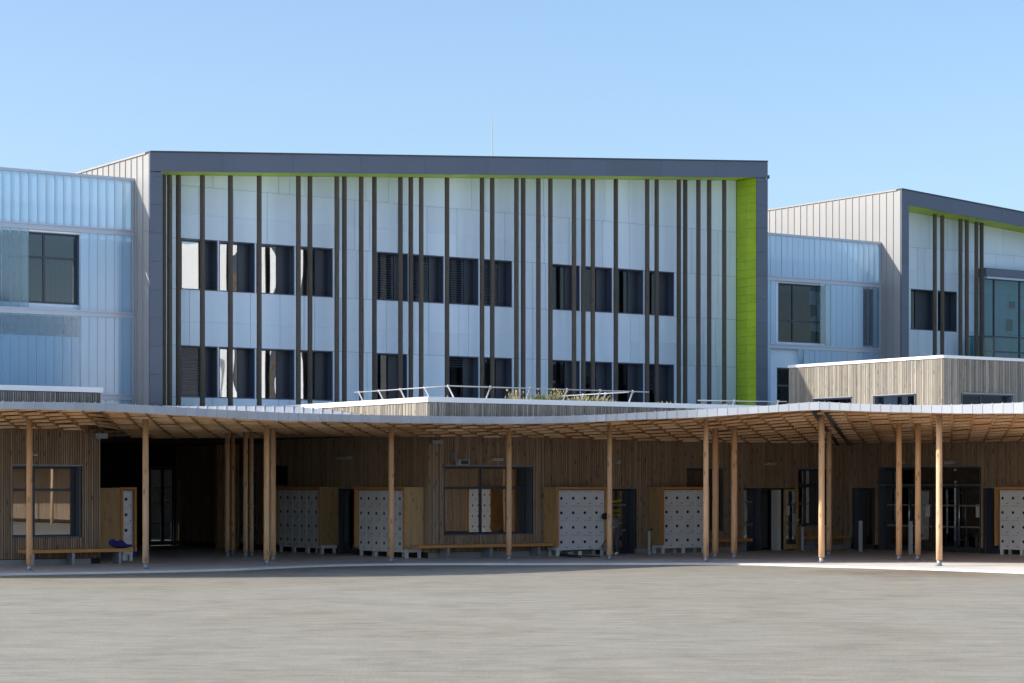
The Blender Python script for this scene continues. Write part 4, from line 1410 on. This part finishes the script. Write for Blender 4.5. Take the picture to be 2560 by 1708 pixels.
def tuft(px, h, n, spread, seed, dry, label, yy=-12.2):
    rd = random.Random(seed)
    x = Lx(px, yy)
    o = thing('grass_tuft', label, 'plant', x, yy, 4.42, group='plants along the terrace edge')
    for mat, share in (('blade', 1 - dry), ('drygrass', dry)):
        m = MB()
        for i in range(int(n * share * 1.9)):
            bxx, byy = x + rd.gauss(0, spread), yy + rd.gauss(0, 0.12)
            hh = h * 0.8 * rd.uniform(0.5, 1.1)
            an_ = rd.uniform(0, 6.283)
            le = hh * rd.uniform(0.1, 0.6)
            p0 = Vector((bxx, byy, 4.42))
            p1 = p0 + Vector((math.cos(an_) * le * .4, math.sin(an_) * le * .4, hh * .65))
            p2 = p0 + Vector((math.cos(an_) * le, math.sin(an_) * le, hh))
            w = 0.012 * rd.uniform(.7, 1.4)
            k = len(m.v)
            sd = Vector((math.sin(an_), -math.cos(an_), 0)) * w
            m.v += [tuple(p0 - sd), tuple(p0 + sd), tuple(p1 + sd), tuple(p1 - sd), tuple(p2)]
            m.f += [(k, k + 1, k + 2, k + 3), (k + 3, k + 2, k + 4)]
            if mat == 'drygrass' and rd.random() < 0.6:
                m.tube(p2 - Vector((0, 0, .03)), p2 + Vector((0, 0, .03)), 0.016, 0.008, 4)
        if m.v:
            m.build('seed_heads' if mat == 'drygrass' else 'blades', o, mat)
for a in [(1285, .72, 46, .05, 1, .75, 'tall seeding plant standing alone near the terrace railing'),
          (1352, .62, 130, .16, 2, .1, 'bright green grass clump in the middle of the terrace edge'),
          (1392, .8, 50, .10, 3, .6, 'tall dry stems right of the bright green clump'),
          (1445, .55, 110, .22, 4, .5, 'wide mixed tuft between the slanted posts'),
          (1497, .58, 120, .20, 5, .35, 'leafy tuft at the right end of the railing'),
          (1520, .45, 40, .07, 6, .8, 'small seed head tuft past the last railing posts'),
          (1655, .42, 26, .10, 7, .6, 'thin weedy tuft in front of the right window posts'),
          (1722, .36, 50, .22, 8, .8, 'low dry tuft near the lime reveal'),
          (1810, .42, 30, .05, 9, .8, 'narrow dry tuft just before the lime reveal'),
          (1110, .40, 50, .28, 10, .7, 'faint dry tuft by the terrace corner'),
          (1190, .34, 40, .30, 11, .5, 'low sparse tuft behind the terrace coping'),
          (1318, .44, 40, .12, 12, .6, 'curved dry stems left of the bright green clump')]:
    tuft(*a)

# ------------------------------------------------------------------ person, bag, folded stand
ZP = GZ(1388.5)
def PP(px, py, dz=0.0):
    return Vector((WX(px, ZP), ZP + dz, WZ(py, ZP)))
per = thing('person', 'person in grey top and mauve trousers bending down behind a column', 'person', WX(1545, ZP), ZP, 0, frame='W')
J = {'pelvis': (PP(1546.5, 1321), .135), 'spine': (PP(1541, 1305), .135), 'chest': (PP(1531.5, 1292.5), .15), 'neck': (PP(1523, 1290), .062), 'head': (PP(1517.5, 1292), .088), 'crown': (PP(1512, 1295), .085),
     'hipL': (PP(1546.5, 1324, -.09), .10), 'kneeL': (PP(1541.5, 1354, -.12), .066), 'ankL': (PP(1544, 1381.5, -.12), .045), 'toeL': (PP(1536, 1385.5, -.13), .040),
     'hipR': (PP(1546.5, 1324, .09), .10), 'kneeR': (PP(1540, 1354, .14), .066), 'ankR': (PP(1545, 1381.5, .16), .045), 'toeR': (PP(1537, 1385.5, .17), .040),
     'shL': (PP(1530, 1295, -.18), .062), 'elL': (PP(1543, 1316, -.24), .045), 'wrL': (PP(1529, 1319, -.22), .033), 'haL': (PP(1523, 1322, -.2), .036),
     'shR': (PP(1529, 1295, .18), .062), 'elR': (PP(1530, 1318, .22), .045), 'wrR': (PP(1521, 1334, .18), .033), 'haR': (PP(1519, 1341, .16), .036)}
E = [('pelvis', 'spine'), ('spine', 'chest'), ('chest', 'neck'), ('neck', 'head'), ('head', 'crown'), ('pelvis', 'hipL'), ('hipL', 'kneeL'), ('kneeL', 'ankL'), ('ankL', 'toeL'), ('pelvis', 'hipR'), ('hipR', 'kneeR'), ('kneeR', 'ankR'), ('ankR', 'toeR'),
     ('chest', 'shL'), ('shL', 'elL'), ('elL', 'wrL'), ('wrL', 'haL'), ('chest', 'shR'), ('shR', 'elR'), ('elR', 'wrR'), ('wrR', 'haR')]
keys = list(J)
for s_ in 'LR':
    hp_ = J['ha' + s_][0]
    for q in range(5):
        k1, k2 = 'f%s%da' % (s_, q), 'f%s%db' % (s_, q)
        off = Vector((-.02 + .008 * q if q else .03, (-.03 + .015 * q), -.05 - .006 * (q % 3)))
        J[k1] = (hp_ + off * .8, .010)
        J[k2] = (hp_ + off * 1.5 + Vector((.012, 0, 0)), .008)
        E += [('ha' + s_, k1), (k1, k2)]
keys = list(J)
me = bpy.data.meshes.new('body')
base = CEN[per.name]
me.from_pydata([tuple(J[k][0] - base) for k in keys], [(keys.index(a), keys.index(b)) for a, b in E], [])
bo = link('body', me, per, base)
md = bo.modifiers.new('skin', 'SKIN')
for i, k in enumerate(keys):
    sv = me.skin_vertices[0].data[i]
    sv.radius = (J[k][1], J[k][1])
    sv.use_root = (k == 'pelvis')
bo.modifiers.new('sub', 'SUBSURF').levels = 1
bpy.context.view_layer.update()
dg = bpy.context.evaluated_depsgraph_get()
me2 = bpy.data.meshes.new_from_object(bo.evaluated_get(dg))
bo.modifiers.clear()
bo.data = me2
me2.materials.clear()
for k in ('shirt', 'trousers', 'skin', 'paper'):
    me2.materials.append(MT[k])
hipz, nx = J['pelvis'][0].z, J['neck'][0].x
for p in me2.polygons:
    p.use_smooth = True
    c = p.center + base
    if c.x < nx + .01 and c.z > 1.0:
        p.material_index = 2
    elif c.z < 0.10:
        p.material_index = 3
    else:
        near = min(J, key=lambda k: (J[k][0] - c).length)
        p.material_index = 2 if near[:2] in ('wr', 'ha', 'fL', 'fR') else (1 if near[:3] in ('pel', 'hip', 'kne', 'ank', 'toe') else 0)
bm = bmesh.new()
bmesh.ops.create_icosphere(bm, subdivisions=2, radius=0.105)
for vv in bm.verts:
    vv.co.x *= 1.15
me = bpy.data.meshes.new('hair'); bm.to_mesh(me); bm.free(); me.materials.append(MT['hair'])
link('hair', me, per, PP(1513.5, 1291))

bag = thing('bag', 'slumped grey bag on the floor behind the column at the lettered door', 'bag', WX(1518, ZP + .15), ZP + .15, 0, frame='W')
zb_ = ZP - 0.05
m = MB()
B = [(1515, 1388.5), (1538, 1388.5), (1529, 1364), (1505, 1365)]
bp_ = [(WX(p, zb_), WZ(q, zb_)) for p, q in B]
m.v = [(x, zb_ - .14, max(z, 0.003)) for x, z in bp_] + [(x, zb_ + .14, max(z, 0.003)) for x, z in bp_]
m.f = [(0, 1, 2, 3), (7, 6, 5, 4), (0, 4, 5, 1), (1, 5, 6, 2), (2, 6, 7, 3), (3, 7, 4, 0)]
o = m.build('sack', bag, 'bagm')
bv = o.modifiers.new('bev', 'BEVEL'); bv.width = 0.04; bv.segments = 2
m = MB(); m.tube((bp_[3][0], zb_ - .1, bp_[3][1]), (bp_[3][0] + .1, zb_, bp_[3][1] + .16), .015); m.tube((bp_[3][0] + .1, zb_, bp_[3][1] + .16), (bp_[2][0], zb_ - .1, bp_[2][1]), .015)
m.build('handle', bag, 'black')

ZT_ = GZ(1395)
st = thing('folded_stand', 'black folded tripod stand lying on the paving before the lockers', 'stand', WX(1440, ZT_), ZT_, 0, frame='W')
def TP(px, py, z=None):
    Z = GZ(max(py, 1388)) if z is None else ZT_
    return Vector((WX(px, Z), Z, 0.03 if z is None else z))
for a, b in ((TP(1405, 1390), TP(1500, 1394.5)), (TP(1400, 1392), TP(1452, 1396)), (TP(1404, 1391, .20), TP(1483, 1391, .24)), (TP(1398, 1392, .05), TP(1415, 1391, .22)), (TP(1402, 1392, .12), TP(1430, 1393, .14)), (TP(1410, 1391, .04), TP(1408, 1391, .2))):
    m = MB(); m.tube(a, b, 0.02, 0.016, 8); m.build('leg', st, 'black')
m = MB(); m.tube(TP(1400, 1392, .10), TP(1412, 1392, .13), 0.05, 0.05, 10); m.build('hub', st, 'black')
m = MB(); m.tube(TP(1420, 1392, .13), TP(1428, 1392, .15), 0.035, 0.035, 8); m.build('clamp', st, 'chrome')
